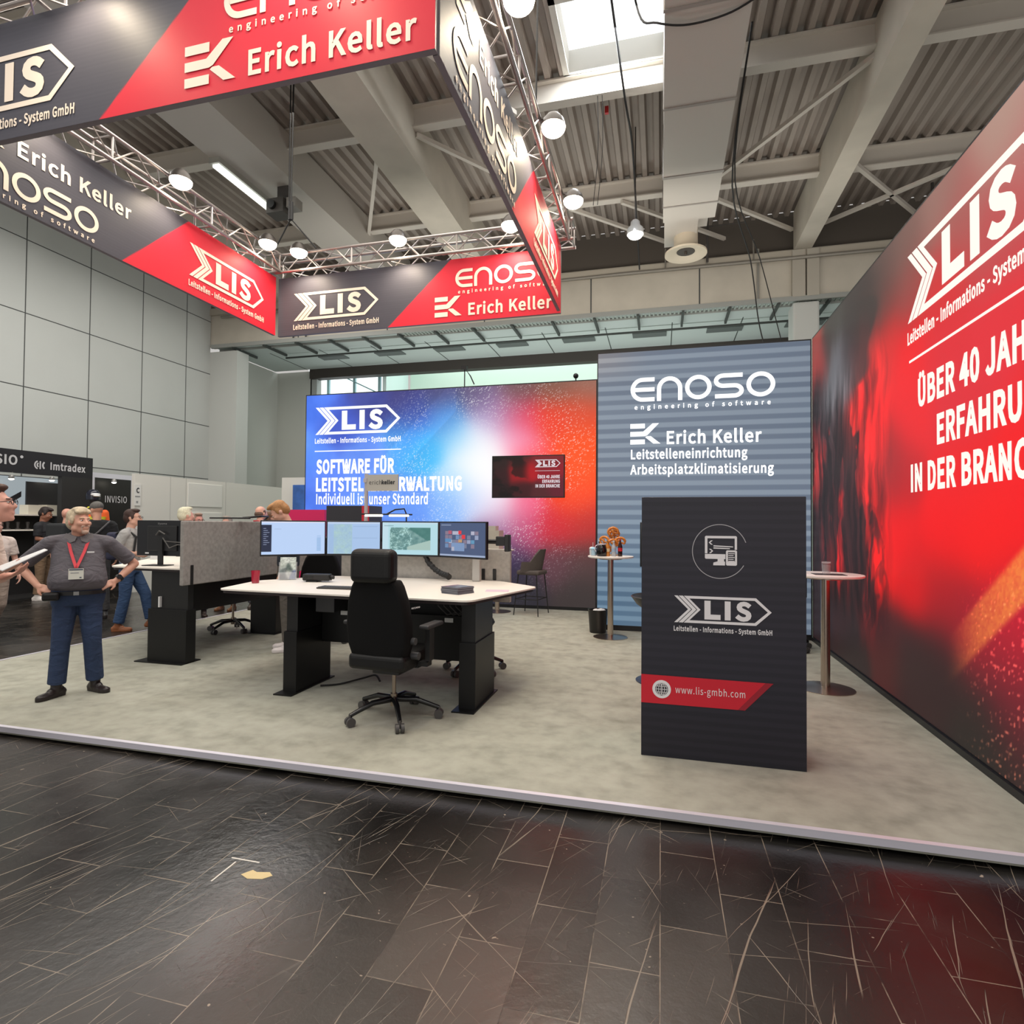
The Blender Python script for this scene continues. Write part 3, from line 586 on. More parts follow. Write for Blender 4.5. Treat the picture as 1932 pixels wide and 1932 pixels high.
# --- lighting truss above the banners
M_TR = mat('truss_tube', (176, 168, 164), .35, .85)
def truss(a, b, label):
    a, b = Vector(a), Vector(b); L = (b-a).length; t = thing('lighting_truss', label, 'truss', a, math.atan2(b.y-a.y, b.x-a.x), 'aluminium box trusses of the lighting ring')
    h = .145; z0, z1 = .0, .29
    for y in (-h, h):
        for z in (z0, z1): obj('chord', MB().cyl((0, y, z), (L, y, z), .025, n=10), M_TR, t, True)
    bm_ = MB(); n_ = int(L/.3)
    for i in range(n_):
        x0 = L*i/n_; x1 = L*(i+1)/n_; f = i % 2
        for y in (-h, h): bm_.cyl((x0, y, z0 if f else z1), (x1, y, z1 if f else z0), .010, n=6, cap=False)
        for z in (z0, z1): bm_.cyl((x0, -h if f else h, z), (x1, h if f else -h, z), .010, n=6, cap=False)
    for i in (0, n_//3, 2*n_//3, n_):
        x = min(max(L*i/n_, .02), L-.02)
        for z in (z0, z1): bm_.cyl((x, -h, z), (x, h, z), .014, n=6)
        for y in (-h, h): bm_.cyl((x, y, z0), (x, y, z1), .014, n=6)
    obj('bracing', bm_, M_TR, t); return t
TZ = 5.79
truss((BX0-.05, BY1+.02, TZ), (BX1+.2, BY1+.02, TZ), 'aluminium box truss running above the back banner')
truss((BX0-.05, BY0+.02, TZ), (BX1+.2, BY0+.02, TZ), 'aluminium box truss hidden behind the top of the front banner')
truss((BX0+.0, BY0+.2, TZ), (BX0+.0, BY1-.15, TZ), 'aluminium box truss sloping down above the banner near the panelled hall wall')
truss((BX1+.0, BY0+.2, TZ), (BX1+.0, BY1-.15, TZ), 'aluminium box truss above the banner beside the air duct')
M_LENS = mat('flood_lens', (255, 240, 214), .3, emit=14.)
def flood(x, y, tx, ty, label, power=16, z=5.98):
    t = thing('floodlight', label, 'floodlight', (x, y, z), math.atan2(ty-y, tx-x)-PI/2, 'floodlights clamped along the truss')
    obj('housing', MB().lathe([(.07, .13), (.12, .07), (.14, 0)], (0, 0, 0), 20), mat('flood_body', (70, 64, 60), .4, .5), t, True)
    obj('lens', MB().ell((0, 0, 0), (.135, .135, .10), None, 20, 10), M_LENS, t, True)
    obj('bracket', MB().box(-.015, .015, 0, .24, .1, .125), mat('flood_body', (70, 64, 60), .4, .5), t)
    d = bpy.data.lights.new('flood_beam', 'SPOT'); d.energy = power; d.color = (1, .84, .62); d.spot_size = R(140); d.spot_blend = .9; d.shadow_soft_size = .09
    o = bpy.data.objects.new('flood_beam', d); COL.objects.link(o); o.parent = t
    v = Vector((0, .30, -.5)).normalized(); o.location = v*.14; o.rotation_euler = v.to_track_quat('-Z', 'Y').to_euler()
    return t
for (x, y, tx, ty, lb) in ((-6.0, 6.05, -7, 6.05, 'lit floodlight halfway along the truss near the panelled hall wall'), (-6.0, 7.75, -7, 7.75, 'lit floodlight near the far corner of the truss by the panelled hall wall'),
    (-6.02, 4.55, -7, 4.55, 'lit floodlight behind the front banner near the panelled hall wall'),
    (-5.7, 8.12, -5.7, 9, 'lit floodlight over the arrow logo of the back banner'), (-3.95, 8.12, -3.95, 9, 'lit floodlight over the middle of the back banner'), (-2.15, 8.12, -2.15, 9, 'lit floodlight over the red end of the back banner'),
    (-1.16, 4.6, -2, 4.6, 'lit floodlight on the truss beside the rooflight, highest in view'), (-1.16, 6.2, -2, 6.2, 'lit floodlight midway on the truss beside the air duct'), (-1.16, 7.7, -2, 7.7, 'lit floodlight by the free end of the truss beside the air duct'),
    (-4.35, 3.2, -4.35, 4, 'lit floodlight above the front banner, cut by the top of the picture'), (-2.4, 3.2, -2.4, 4, 'lit floodlight above the red half of the front banner')):
    flood(x, y, tx, ty, lb, 150 if x > -1.3 else 62)
flood(-3.85, 8.85, -3.85, 8, 'lit floodlight low behind the middle of the back banner', 40, 5.68)
# hoist cables
M_CAB = mat('black_cable', (26, 24, 24), .6)
def cable(pts, r, label, cat='cable', name='cable', m=None):
    P = [Vector(p) for p in pts]; q = []
    for i in range(len(P)-1):
        a, b, c, d = P[max(i-1, 0)], P[i], P[i+1], P[min(i+2, len(P)-1)]
        q += [.5*(2*b+(c-a)*t+(2*a-5*b+4*c-d)*t*t+(3*b-a-3*c+d)*t**3) for t in (j/6 for j in range(6))]
    pts = q+[P[-1]]
    return tag(obj(name, MB().tube(pts, r, 6), m or M_CAB), label, cat)
sl = MB().tube([(-6.33, 8.3, 6.1), (-5.95, 8.25, 6.62), (-5.5, 8.3, 6.1)], .014, 6).tube([(-5.95, 8.25, 6.62), (-5.95, 8.25, 7.2), (-5.93, 8.25, 9.6)], .014, 6).tube([(-5.99, 8.25, 6.6), (-5.99, 8.25, 9.6)], .012, 6)
sl.cyl((-5.95, 8.25, 6.6), (-5.95, 8.25, 6.9), .035)
tag(obj('hoist_sling', sl, M_CAB), 'black rigging sling hanging from the roof to the truss corner by the back banner', 'sling')
cable([(-1.45, 6.6, 6.08), (-1.42, 6.6, 9.6)], .012, 'thin black rope rising from the truss beside the rooflight')
# ================================================================== FURNITURE
def wobj(name, mb, m, parent, **k):
    r = parent
    while r.parent: r = r.parent
    return obj(name, mb.xf(Matrix.Translation(-r.location)), m, parent, **k)
def roundpoly(P, r, n=6):
    out = []; N = len(P)
    for i in range(N):
        p = Vector(P[i]); a = (Vector(P[i-1])-p).normalized(); b = (Vector(P[(i+1) % N])-p).normalized()
        for t in range(n+1):
            t /= n; out.append(tuple(p+a*r*(1-t)**2+b*r*t**2))
    return out
M_TOP = mat('desk_white', (236, 228, 218), .4); M_EDGE = mat('desk_edge', (40, 30, 32), .5)
M_DBLK = mat('desk_black', (13, 13, 14), .45, spec=.35); M_FELT = mat('grey_felt', (150, 146, 142), .95, noise=.18, nscale=24, spec=.1)
M_FELT2 = mat('light_felt', (172, 168, 162), .95, noise=.14, nscale=22, spec=.1)
M_LBL = mat('white_label', (220, 220, 220), .5)
def column(p, x0, x1, y0, y1, step, top, name='leg', foot=(.0, .0, .0, .0)):
    g = wobj(name, MB().box(x0, x1, y0, y1, 0, step), M_DBLK, p, bevel=.004)
    wobj('inner_column', MB().box(x0+.012, x1-.012, y0+.03, y1-.03, step, top), mat('inner_col', (20, 20, 21), .45), g)
    wobj('foot_plate', MB().box(x0-foot[0], x1+foot[1], y0-foot[2], y1+foot[3], 0, .012), M_DBLK, g)
    return g
DZ = .96
dk1 = thing('control_desk', 'white control room desk on black columns facing the aisle', 'desk', (-2.7, 5.3, 0))
P1 = [(-4.07, 4.62), (-1.52, 4.52), (-1.2, 5.72), (-1.75, 6.2), (-3.75, 6.15), (-4.24, 5.4)]
rp = roundpoly(P1, .09)
wobj('tabletop', MB().prism(rp, .014, lambda a, b, d: (a, b, DZ-.014+d)), M_TOP, dk1)
cxm = Vector((-2.7, 5.35))
wobj('table_edge', MB().prism([tuple(cxm+(Vector(p)-cxm)*.985) for p in rp], .026, lambda a, b, d: (a, b, DZ-.0405+d)), M_EDGE, dk1)
column(dk1, -3.43, -3.29, 4.74, 5.32, .57, DZ-.04, foot=(.03, .02, .1, .05)); column(dk1, -1.68, -1.53, 4.72, 5.30, .57, DZ-.04, foot=(.03, .02, .1, .05))
mp = wobj('modesty_panel', MB().prism([(-3.29, .42), (-2.9, .42), (-2.62, .30), (-1.68, .30), (-1.68, .72), (-3.29, .72)], .02, lambda a, b, d: (a, 5.16+d, b)), M_DBLK, dk1)
wobj('cable_tray', MB().box(-3.29, -1.68, 5.18, 5.46, .40, .42).box(-3.29, -1.68, 5.44, 5.46, .42, .93), M_DBLK, dk1)
for x, z in ((-3.08, .68), (-1.98, .66)): wobj('nameplate', MB().box(x, x+.085, 5.152, 5.16, z, z+.04), M_LBL, mp)
wobj('equipment_box', MB().box(-3.2, -3.0, 4.9, 5.14, .74, .9), mat('pc_grey', (52, 52, 54), .4), dk1, bevel=.006)
cbm = MB(); 
for k in range(5): x = -2.1+.06*k; cbm.tube([(x, 5.3, .92), (x+.02, 5.24, .8), (x+.12, 5.22, .72), (x+.2, 5.25, .74)], .008, 6)
wobj('cables', cbm, mat('grey_cable', (84, 82, 80), .6), dk1)
fl = thing('desk_screen_panel', 'light grey felt screen along the back of the white control desk', 'partition', (-2.7, 6.26, .72))
wobj('panel', MB().box(-3.72, -1.62, 6.22, 6.28, .72, 1.31), M_FELT2, fl, bevel=.008)
for x in (-1.93, -1.80): wobj('cable_slot', MB().box(x-.02, x+.02, 6.205, 6.22, .965, 1.09), M_BLK, fl, bevel=.015)
# monitors across the desk
def monitor(label, a, b, z0, z1, artfn=None, lean=0.):
    a, b = Vector(a), Vector(b); w = (b-a).length; ang = math.atan2(b.y-a.y, b.x-a.x); h = z1-z0
    t = thing('monitor', label, 'monitor', (a.x, a.y, z0), ang)
    obj('bezel', MB().box(.003, w-.003, 0, .035, 0, h), mat('monitor_black', (18, 19, 24), .35), t, bevel=.004)
    if artfn: art('screen_picture', w-.032, h-.034, 120, 66, artfn, artmat('monitor_print', .95), t, .016, .02, -.001)
    return t
def rects(base, L):
    def fn(U, V):
        c = np.ones(U.shape+(3,))*np.array(base, float)
        for u0, u1, v0, v1, col in L: c[(U >= u0) & (U <= u1) & (V >= v0) & (V <= v1)] = col
        return c
    return fn
s1 = [(.0, .15, .08, .9, (34, 42, 66)), (0, 1, .955, 1, (222, 226, 246))]
for k in range(9): s1.append((.03, .07+.012*(k*7 % 5), .78-.06*k, .795-.06*k, (150, 160, 190)))
for k in range(11): s1.append((.875, .935, .10+.045*k, .125+.045*k, (150, 186, 228)))
s1 += [(.2, .3, .77, .778, (170, 190, 225)), (.2, .27, .715, .722, (170, 190, 225))]
sc1 = rects((190, 214, 250), s1)
def sc2(U, V):
    c = rects((170, 198, 236), [(.02, .45, .02, .92, (160, 190, 226)), (0, 1, .95, 1, (196, 214, 240)), (.49, .95, .5, .512, (150, 178, 214)), (.49, .95, .43, .437, (150, 178, 214)), (.49, .95, .86, .866, (150, 178, 214))])(U, V)
    m_ = (U > .12) & (U < .47) & (V < .93); n_ = fbm(U*14, V*9, 6)[..., None]
    g = np.array([158, 190, 222])*(1-n_)+np.array([176, 208, 204])*n_
    c[m_] = (g+10*(vnoise(U*60, V*40, 2)[..., None]-.5))[m_]; return c
def sc3(U, V):
    c = rects((182, 222, 232), [(0, 1, .95, 1, (196, 222, 236)), (0, .1, 0, 1, (196, 226, 238)), (.03, .2, .885, .895, (110, 140, 150))])(U, V)
    m_ = (U > .14) & (U < .87) & (V > .15) & (V < .84)
    n_ = fbm(U*16, V*10, 12)[..., None]; g = np.array([70, 116, 118])*(1-n_)+np.array([150, 186, 180])*n_
    road = sstep(.05, .0, np.abs(fbm(U*9, V*7, 15)-.5))*(U < .55)+sstep(.03, .0, np.abs(fbm(U*20, V*15, 16)-.5))*(U < .5); g = g+np.clip(road, 0, 1)[..., None]*70
    fld = (V > .15+.0*U) & (V < .26+.5*(U-.48)) & (V < .62-.55*(U-.72)) & (U > .45); g[fld] = (168, 196, 188)
    gr_ = (U-.5 > .9*(.84-V)-.05) & ~fld & (U > .5); g[gr_] = g[gr_]*.25+np.array([62, 118, 112])*.75
    c[m_] = g[m_]; return c
s4 = [(0, 1, .0, .05, (160, 176, 206)), (.03, .25, .92, .94, (130, 146, 176))]
rr = random.Random(3)
pal = [(110, 140, 180), (120, 126, 150), (150, 160, 190), (96, 150, 186), (134, 120, 140), (180, 180, 200)]
for k in range(9):
    for j in range(4):
        if rr.random() < .62: s4.append((.12+.082*k, .195+.082*k, .64-.13*j, .755-.13*j, rr.choice(pal)))
s4 += [(.42, .49, .66, .77, (226, 52, 62)), (.5, .57, .53, .64, (226, 52, 62)), (.12, .26, .42, .52, (90, 140, 186)), (.26, .55, .16, .4, (124, 150, 190)), (.42, .5, .42, .5, (190, 150, 110)), (.27, .33, .16, .28, (180, 180, 196)), (.2, .27, .66, .76, (180, 90, 110))]
MP = [(-4.27, 5.46), (-3.74, 5.92), (-3.13, 6.09), (-2.42, 6.10), (-1.77, 5.80)]
MZ = (1.215, 1.615)
for k, (fn, lb) in enumerate(((sc1, 'monitor with a pale blue page and dark menu bar near the brochure holder'), (sc2, 'monitor with a pale blue map page, partly behind the chair headrest'), (sc3, 'monitor showing a green aerial map'), (rects((72, 88, 122), s4), 'monitor showing a dark screen of coloured tiles'))):
    monitor(lb, MP[k], MP[k+1], MZ[0], MZ[1], fn)
ms = thing('monitor_stand', 'grey monitor rail on two posts at the back of the white control desk', 'monitor stand', (-2.7, 6.1, DZ))
M_ARM = mat('arm_grey', (186, 184, 180), .4, .3)
for x, y in ((-1.96, 6.03), (-3.42, 6.12)): wobj('post', MB().box(x-.045, x+.045, y, y+.07, DZ, 1.3), M_ARM, ms, bevel=.01)
wobj('rail', MB().tube([(-4.0, 5.85, 1.40), (-3.44, 6.15, 1.40), (-2.78, 6.19, 1.40), (-2.1, 6.14, 1.40), (-1.66, 6.0, 1.40)], .025, 10), M_BLK, ms)
wobj('end_clamp', MB().box(-1.70, -1.58, 5.9, 5.96, 1.36, 1.46).box(-1.60, -1.55, 5.88, 5.98, 1.30, 1.48), M_BLK, ms, bevel=.008)
hose = MB(); pts = [(-2.62, 6.15, 1.26), (-2.56, 6.13, 1.15), (-2.46, 6.1, 1.07), (-2.36, 6.05, 1.03), (-2.28, 6.0, 1.02), (-2.24, 5.97, 1.0)]
q = []
for i in range(len(pts)-1):
    for t in range(5): q.append(Vector(pts[i]).lerp(Vector(pts[i+1]), t/5))
tag(obj('cable_hose', hose.tube(q, [.026 if i % 2 else .034 for i in range(len(q))], 10), M_BLK), 'black ribbed cable hose curving down onto the white desk', 'hose')
mb_ = thing('monitor', 'black monitor seen from behind on the raised desk beside the grey felt panel', 'monitor', (-6.12, 5.62, 1.18), R(4))
obj('housing', MB().box(0, .72, 0, .04, 0, .425), mat('monitor_black', (18, 19, 24), .35), mb_, bevel=.006)
obj('rear_bulge', MB().box(.16, .56, -.02, 0, .06, .36), mat('monitor_back', (26, 26, 28), .4), mb_, bevel=.008)
text('iiyama', .29, .375, .12, .022, mat('grey_print', (120, 120, 122), .5), mb_, .01, y=-.001)
obj('stand', MB().box(.33, .39, -.045, -.02, -.11, .2).box(.22, .5, -.16, .02, -.11, -.10), M_BLK, mb_)
obj('cables', MB().tube([(.4, -.05, .22), (.5, -.06, .1), (.6, -.05, .14), (.7, -.04, .13)], .007).tube([(.3, -.04, .25), (.36, -.06, .3), (.43, -.05, .26)], .008).tube([(.42, -.05, .18), (.55, -.05, .17), (.72, -.04, .16)], .006), mat('grey_cable', (84, 82, 80), .6), mb_)
obj('sticker', MB().box(.12, .17, -.002, 0, .025, .04), M_LBL, mb_)
# second desk with its grey felt side
d2 = thing('control_desk', 'raised white control desk behind the man with the red lanyard', 'desk', (-5.6, 6.3, 0))
DZ2 = 1.07; rp2 = roundpoly([(-6.22, 5.36), (-5.12, 5.30), (-5.12, 7.5), (-7.2, 7.6), (-7.25, 7.1)], .1)
wobj('tabletop', MB().prism(rp2, .016, lambda a, b, d: (a, b, DZ2-.016+d)), M_TOP, d2)
wobj('table_edge', MB().prism([tuple(Vector((-5.9, 6.5))+(Vector(p)-Vector((-5.9, 6.5)))*.985) for p in rp2], .026, lambda a, b, d: (a, b, DZ2-.042+d)), M_EDGE, d2)
column(d2, -5.66, -5.13, 5.36, 5.50, .60, DZ2-.04, foot=(.12, .0, .06, .08)); column(d2, -5.72, -5.30, 7.14, 7.3, .60, DZ2-.04, foot=(.08, .02, .05, .1))
wobj('modesty_panel', MB().box(-5.24, -5.21, 5.5, 7.14, .56, 1.0), M_DBLK, d2)
wobj('cable_tray', MB().box(-5.6, -5.24, 5.5, 7.14, .62, .64), M_DBLK, d2)
wobj('vent_strip', MB().box(-5.52, -5.5, 5.36, 5.39, .62, .74), M_LBL, d2)
f2 = thing('desk_screen_panel', 'grey felt side panel standing along the raised desk', 'partition', (-5.08, 6.3, .9))
wobj('panel', MB().box(-5.1, -5.05, 5.22, 7.5, .89, 1.6), M_FELT, f2, bevel=.01)
wobj('cable_slot', MB().box(-5.05, -5.042, 5.32, 5.36, .89, 1.11), M_BLK, f2, bevel=.004)
lp = thing('desk_lamp', 'slim black unlit lamp bar above the grey felt side panel', 'lamp', (-5.3, 6.1, 1.07))
wobj('lamp_bar', MB().box(-5.50, -4.92, 6.08, 6.12, 1.63, 1.65), M_BLK, lp, bevel=.006); wobj('arm', MB().tube([(-5.02, 6.1, 1.645), (-4.92, 6.3, 1.665), (-5.0, 6.55, 1.665), (-5.25, 6.62, 1.5), (-5.3, 6.62, 1.07)], .012), M_BLK, lp)
l3 = thing('desk_lamp', 'lit white tube lamp on a thin black arm above the monitors', 'lamp', (-3.0, 6.34, .97))
wobj('lamp_bar', MB().cyl((-3.52, 6.34, 1.70), (-2.86, 6.34, 1.695), .009), M_BLK, l3)
M_TUBE = mat('tube_light', (255, 252, 244), .3, emit=2.2)
for a, b in ((-3.47, -3.24), (-3.15, -2.9)): wobj('light_tube', MB().cyl((a, 6.33, 1.682), (b, 6.33, 1.682), .013), M_TUBE, l3)
wobj('arm', MB().tube([(-3.2, 6.36, 1.70), (-3.1, 6.38, 1.755), (-2.99, 6.4, 1.765), (-2.97, 6.42, 1.7), (-2.99, 6.44, .0)], .009), M_BLK, l3)
sp = thing('desk_sign', 'pale name sign on a thin pole above the monitors', 'sign', (-3.52, 6.45, .0))
wobj('pole', MB().box(-3.545, -3.51, 6.44, 6.47, .0, 2.2).box(-3.55, -3.505, 6.42, 6.44, 2.09, 2.14), mat('sign_pole', (196, 190, 192), .4), sp)
sg = wobj('plate', MB().box(-3.51, -3.09, 6.43, 6.445, 1.985, 2.185), mat('sign_plate', (196, 192, 182), .5), sp)
for s_, a, w_, b_, c_ in (('erich', .045, .165, .0, (110, 108, 104)), ('keller', .215, .175, .03, (52, 52, 54))):
    text(s_, a, 2.065, w_, .05, mat('sign_ink_'+s_, c_, .5), sp, b_, y=-.022)
# --- office chairs
M_LEA = mat('black_leather', (15, 15, 16), .45, noise=.1, nscale=40, bump=.06, spec=.35); M_LEA2 = mat('dark_fabric', (13, 13, 14), .8, spec=.2)
M_CHR = mat('chair_gloss', (18, 18, 20), .22); M_GAS = mat('gas_lift', (150, 138, 126), .3, .9)
def star(t, a0, r=.37, hz=.13):
    for k in range(5):
        a = R(a0+72*k); c, s_ = math.cos(a), math.sin(a)
        leg = obj('base_arm', MB().tube([(.03*c, .03*s_, .155), (.5*r*c, .5*r*s_, .15), (.85*r*c, .85*r*s_, .105), (r*c, r*s_, .085)], [.026, .022, .018, .017], 10), M_CHR, t, True)
        p = Vector((r*c, r*s_, .036)); d = Vector((-s_, c, 0))
        w_ = MB()
        for o in (-.02, .02): w_.cyl(p+d*(o-.013), p+d*(o+.013), .036, n=16)
        w_.cyl(p+Vector((0, 0, .0)), p+Vector((0, 0, .06)), .012)
        obj('caster', w_, mat('caster', (70, 68, 68), .4), leg, True)
    obj('gas_lift', MB().cyl((0, 0, .1), (0, 0, .20), .028).cyl((0, 0, .2), (0, 0, .43), .016), M_GAS, t, True)
def office_chair(label, loc, rz, a0=19, gas=None):
    t = thing('office_chair', label, 'chair', loc, rz)                 # faces +y
    star(t, a0)
    obj('seat', MB().box(-.25, .25, -.30, .26, .445, .575), M_LEA, t, bevel=.04, seg=4)
    obj('tilt_unit', MB().box(-.12, .12, -.14, .14, .385, .45).box(-.24, .2, -.02, .0, .43, .445).box(.2, .24, -.04, .03, .43, .45).box(-.24, -.2, -.04, .03, .43, .45), M_BLK, t, bevel=.012)
    bk = MB(); k = len(bk.v)
    prof = [(.555, .235, .235), (.64, .265, .225), (.80, .275, .20), (.98, .25, .17), (1.10, .21, .15), (1.15, .18, .145)]
    bk.v = []
    for z, hw, yb in prof:
        y = -.24-(z-.5)*.10
        for x, dy in ((-hw, .0), (-hw*.92, -.035), (0, -.045), (hw*.92, -.035), (hw, 0), (hw, .07), (hw*.9, .12), (0, .085), (-hw*.9, .12), (-hw, .07)): bk.v.append((x, y+dy, z))
    n_ = 10
    for j in range(len(prof)-1):
        for i in range(n_): bk.f.append((j*n_+i, j*n_+(i+1) % n_, (j+1)*n_+(i+1) % n_, (j+1)*n_+i))
    bk.f.append(tuple(range(n_-1, -1, -1))); bk.f.append(tuple((len(prof)-1)*n_+i for i in range(n_)))
    b_ = obj('backrest', bk, M_LEA2, t, 60, bevel=.012)
    text('RECARO', .0, 0, .1, .012, M_LBL, b_, 0.01).matrix_local = Matrix.Translation((.268, -.22, .93)) @ Matrix.Rotation(R(78), 4, 'Z')
    obj('headrest', MB().box(-.185, .185, -.40, -.25, 1.13, 1.395), M_LEA, t, bevel=.055, seg=5)
    obj('headrest_post', MB().box(-.06, .06, -.33, -.30, 1.05, 1.2), M_BLK, t)
    for s_ in (-1, 1):
        a = obj('armrest', MB().box(s_*.345-.045, s_*.345+.045, -.16, .12, .765, .80), mat('arm_pad', (44, 44, 46), .5), t, bevel=.015, seg=3)
        obj('armrest_post', MB().box(s_*.33-.02, s_*.33+.02, -.06, .02, .5, .77).box(min(s_*.2, s_*.33), max(s_*.2, s_*.33), -.06, .02, .455, .49), M_BLK, a)
    obj('recline_knob', MB().cyl((.25, -.16, .56), (.31, -.16, .56), .03).cyl((.25, -.2, .68), (.30, -.2, .68), .028), mat('knob', (60, 60, 62), .35), t, True)
    return t
office_chair('black leather office chair with headrest at the white control desk', (-2.12, 4.38, 0), R(-4))
office_chair('black office chair beyond the pale blue monitor, mostly hidden', (-4.40, 6.80, 0), R(205))
# a lower chair, of which the base and seat show beyond the raised desk
c2 = thing('office_chair', 'black swivel chair on a five star base beyond the raised desk', 'chair', (-6.05, 7.18, 0), R(90))
star(c2, 30, .33); obj('seat', MB().box(-.25, .25, -.25, .25, .5, .59), M_LEA, c2, bevel=.03, seg=3)
obj('tilt_unit', MB().box(-.12, .12, -.12, .12, .42, .5).box(.1, .3, -.03, -.01, .46, .475).box(.1, .27, .1, .12, .44, .455), M_BLK, c2, bevel=.01); obj('backrest', MB().box(-.22, .22, .22, .3, .62, .95), M_LEA2, c2, bevel=.03)
c3 = thing('swivel_stool', 'black swivel stool tucked behind the white control desk', 'stool', (-1.95, 5.98, 0), 0)
star(c3, 250, .32); obj('seat', MB().lathe([(.0, .5), (.2, .5), (.22, .53), (.2, .57), (0, .575)], n=28), M_LEA, c3, True)
# --- bar stools
M_TAUPE = mat('taupe_fabric', (88, 80, 76), .85)
bs = thing('bar_stool', 'taupe upholstered bar stool with arms in front of the orange wall', 'stool', (-2.22, 10.02, 0), R(-100))
obj('seat', MB().box(-.22, .22, -.2, .22, .70, .78), M_TAUPE, bs, bevel=.03, seg=3)
bb = MB(); k = 0
for i in range(13):
    a = PI*(i/12); x = -.235*math.cos(a); y = -.12+.30*math.sin(a); hh = .93 + (.22 if 3 < i < 9 else (.1 if i in (3, 9) else 0)); ln = .07 if 3 < i < 9 else .03
    bb.v += [(x*.86, (y+.12)*.86-.12, .74), (x*.9, (y+.12)*.9-.12+ln, hh), (x*1.04, (y+.12)*1.04-.12+ln, hh), (x*1.0, y, .74)]
for i in range(12):
    for j in range(4): bb.f.append((i*4+j, i*4+(j+1) % 4, i*4+4+(j+1) % 4, i*4+4+j))
bb.f += [(0, 1, 2, 3), (51, 50, 49, 48)]
obj('backrest', bb, M_TAUPE, bs, 60)
for sx in (-1, 1):
    for sy in (-1, 1): obj('leg', MB().cyl((sx*.19, sy*.17, .71), (sx*.25, sy*.23, 0), .012, .009, 8), M_BLK, bs, True)
obj('footrest', MB().tube([(-.22, -.2, .28), (.22, -.2, .28), (.22, .2, .28), (-.22, .2, .28), (-.22, -.2, .28)], .008), M_BLK, bs)
b2 = thing('bar_stool', 'black shell bar stool on a round base behind the dark counter', 'stool', (-.0, 6.12, 0), 0)
obj('base', MB().lathe([(.25, 0), (.25, .008), (.06, .03), (.03, .06)], n=36), mat('stool_base', (90, 88, 104), .25, .8), b2, True)
obj('column', MB().cyl((0, 0, .03), (0, 0, .72), .025), M_GAS, b2, True)
obj('seat_shell', MB().lathe([(0, .70), (.14, .71), (.24, .78), (.30, .86), (.29, .87), (.22, .81), (.1, .76), (0, .755)], n=32), mat('shell_black', (34, 33, 32), .4), b2, True)
c4 = thing('swivel_stool', 'dark swivel stool with red trimmed castors between the dark counter and the striped wall', 'stool', (1.58, 8.2, 0), 0)
star(c4, 20, .3); obj('seat', MB().lathe([(0, .5), (.2, .5), (.22, .54), (.2, .58), (0, .59)], n=28), M_LEA, c4, True); obj('backrest', MB().box(.02, .30, .2, .26, .62, 1.0), M_LEA2, c4, bevel=.03)
# --- bar tables
M_INOX = mat('brushed_steel', (190, 178, 166), .28, 1.); M_BTOP = mat('table_top_white', (238, 232, 226), .35)
def bar_table(label, loc, r, h, br):
    t = thing('bar_table', label, 'table', loc)
    obj('tabletop', MB().lathe([(0, h-.03), (r-.02, h-.03), (r, h-.02), (r, h-.004), (r-.008, h), (0, h)], n=48), M_BTOP, t, True)
    obj('column', MB().cyl((0, 0, .01), (0, 0, h-.04), .042, n=24).cyl((0, 0, h-.05), (0, 0, h-.03), .16), M_INOX, t, True)
    obj('base', MB().lathe([(br, 0), (br, .006), (br-.05, .012), (.04, .03)], n=48), M_INOX, t, True); return t
bar_table('round white bar table beside the red wall', (1.57, 6.3, 0), .34, 1.125, .26)
bar_table('round white bar table with pretzels and drinks by the striped wall', (-.69, 8.3, 0), .32, 1.15, .24)
bar_table('round white bar table half hidden behind the monitors', (-2.87, 10.1, 0), .3, 1.13, .25)
# --- bin, dark pillar, magenta panel
bn = thing('waste_bin', 'black waste bin with white paper at the foot of the striped wall', 'bin', (-.9, 8.62, 0))
obj('body', MB().lathe([(.115, 0), (.12, .01), (.145, .335), (.15, .34), (.138, .335), (.112, .02), (0, .02)], n=32), M_BLK, bn, True)
obj('paper', MB().ell((.05, 0, .31), (.07, .07, .045)).ell((-.03, .04, .31), (.05, .05, .03)), M_LBL, bn, True)
pc = thing('counter', 'dark counter with a red strip standing behind the monitors', 'counter', (-5.37, 8.5, 0))
obj('carcass', MB().box(0, .78, 0, .45, 0, 1.87), mat('counter_side', (40, 40, 48), .5), pc)
obj('red_strip', MB().box(.65, .78, -.004, 0, 0, 1.87), mat('print_red', (200, 26, 46), .5), pc)
tag(obj('partition', MB().box(-6.6, -5.85, 9.2, 9.26, 0, 1.82), mat('magenta', (208, 24, 92), .5)), 'magenta partition panel in front of the blue wall', 'partition')
# ================================================================== PEOPLE (local frame: facing -y, +x = the side on the viewer's right, feet at z = 0)
def V3(p): return Vector(p)
def hand(mb, wrist, d, n, side, curl=35, k=1.):
    """d = along the hand, n = palm normal, side = +1/-1 thumb side along d x n"""
    d = V3(d).normalized(); n = V3(n).normalized(); s = d.cross(n).normalized()*side; n = s.cross(d)*side if False else n; w = V3(wrist)
    mb.cap(w-d*.02, w+d*.03, .024*k, .026*k, 10)
    for i in range(4):
        o = s*(.026-.0175*i)*k; mb.cap(w+d*.03*k+o*.8, w+d*.085*k+o, .0135*k, .0115*k, 8)
        p = w+d*.085*k+o; a = R(curl); L = (.044, .05, .046, .036)[i]*k
        for j in range(3):
            v = (d*math.cos(a)+n*math.sin(a)); q = p+v*L*(1, .65, .5)[j]; mb.cap(p, q, (.0095-.0008*j)*k, (.009-.001*j)*k, 8); p = q; a += R(curl*.8)
    t0 = w+d*.02+s*.02*k; t1 = t0+(d*.6+s*.7+n*.2).normalized()*.04*k; t2 = t1+(d*.85+s*.25+n*.35).normalized()*.035*k
    mb.cap(t0, t1, .013*k, .0115*k, 8).cap(t1, t2, .011*k, .009*k, 8)
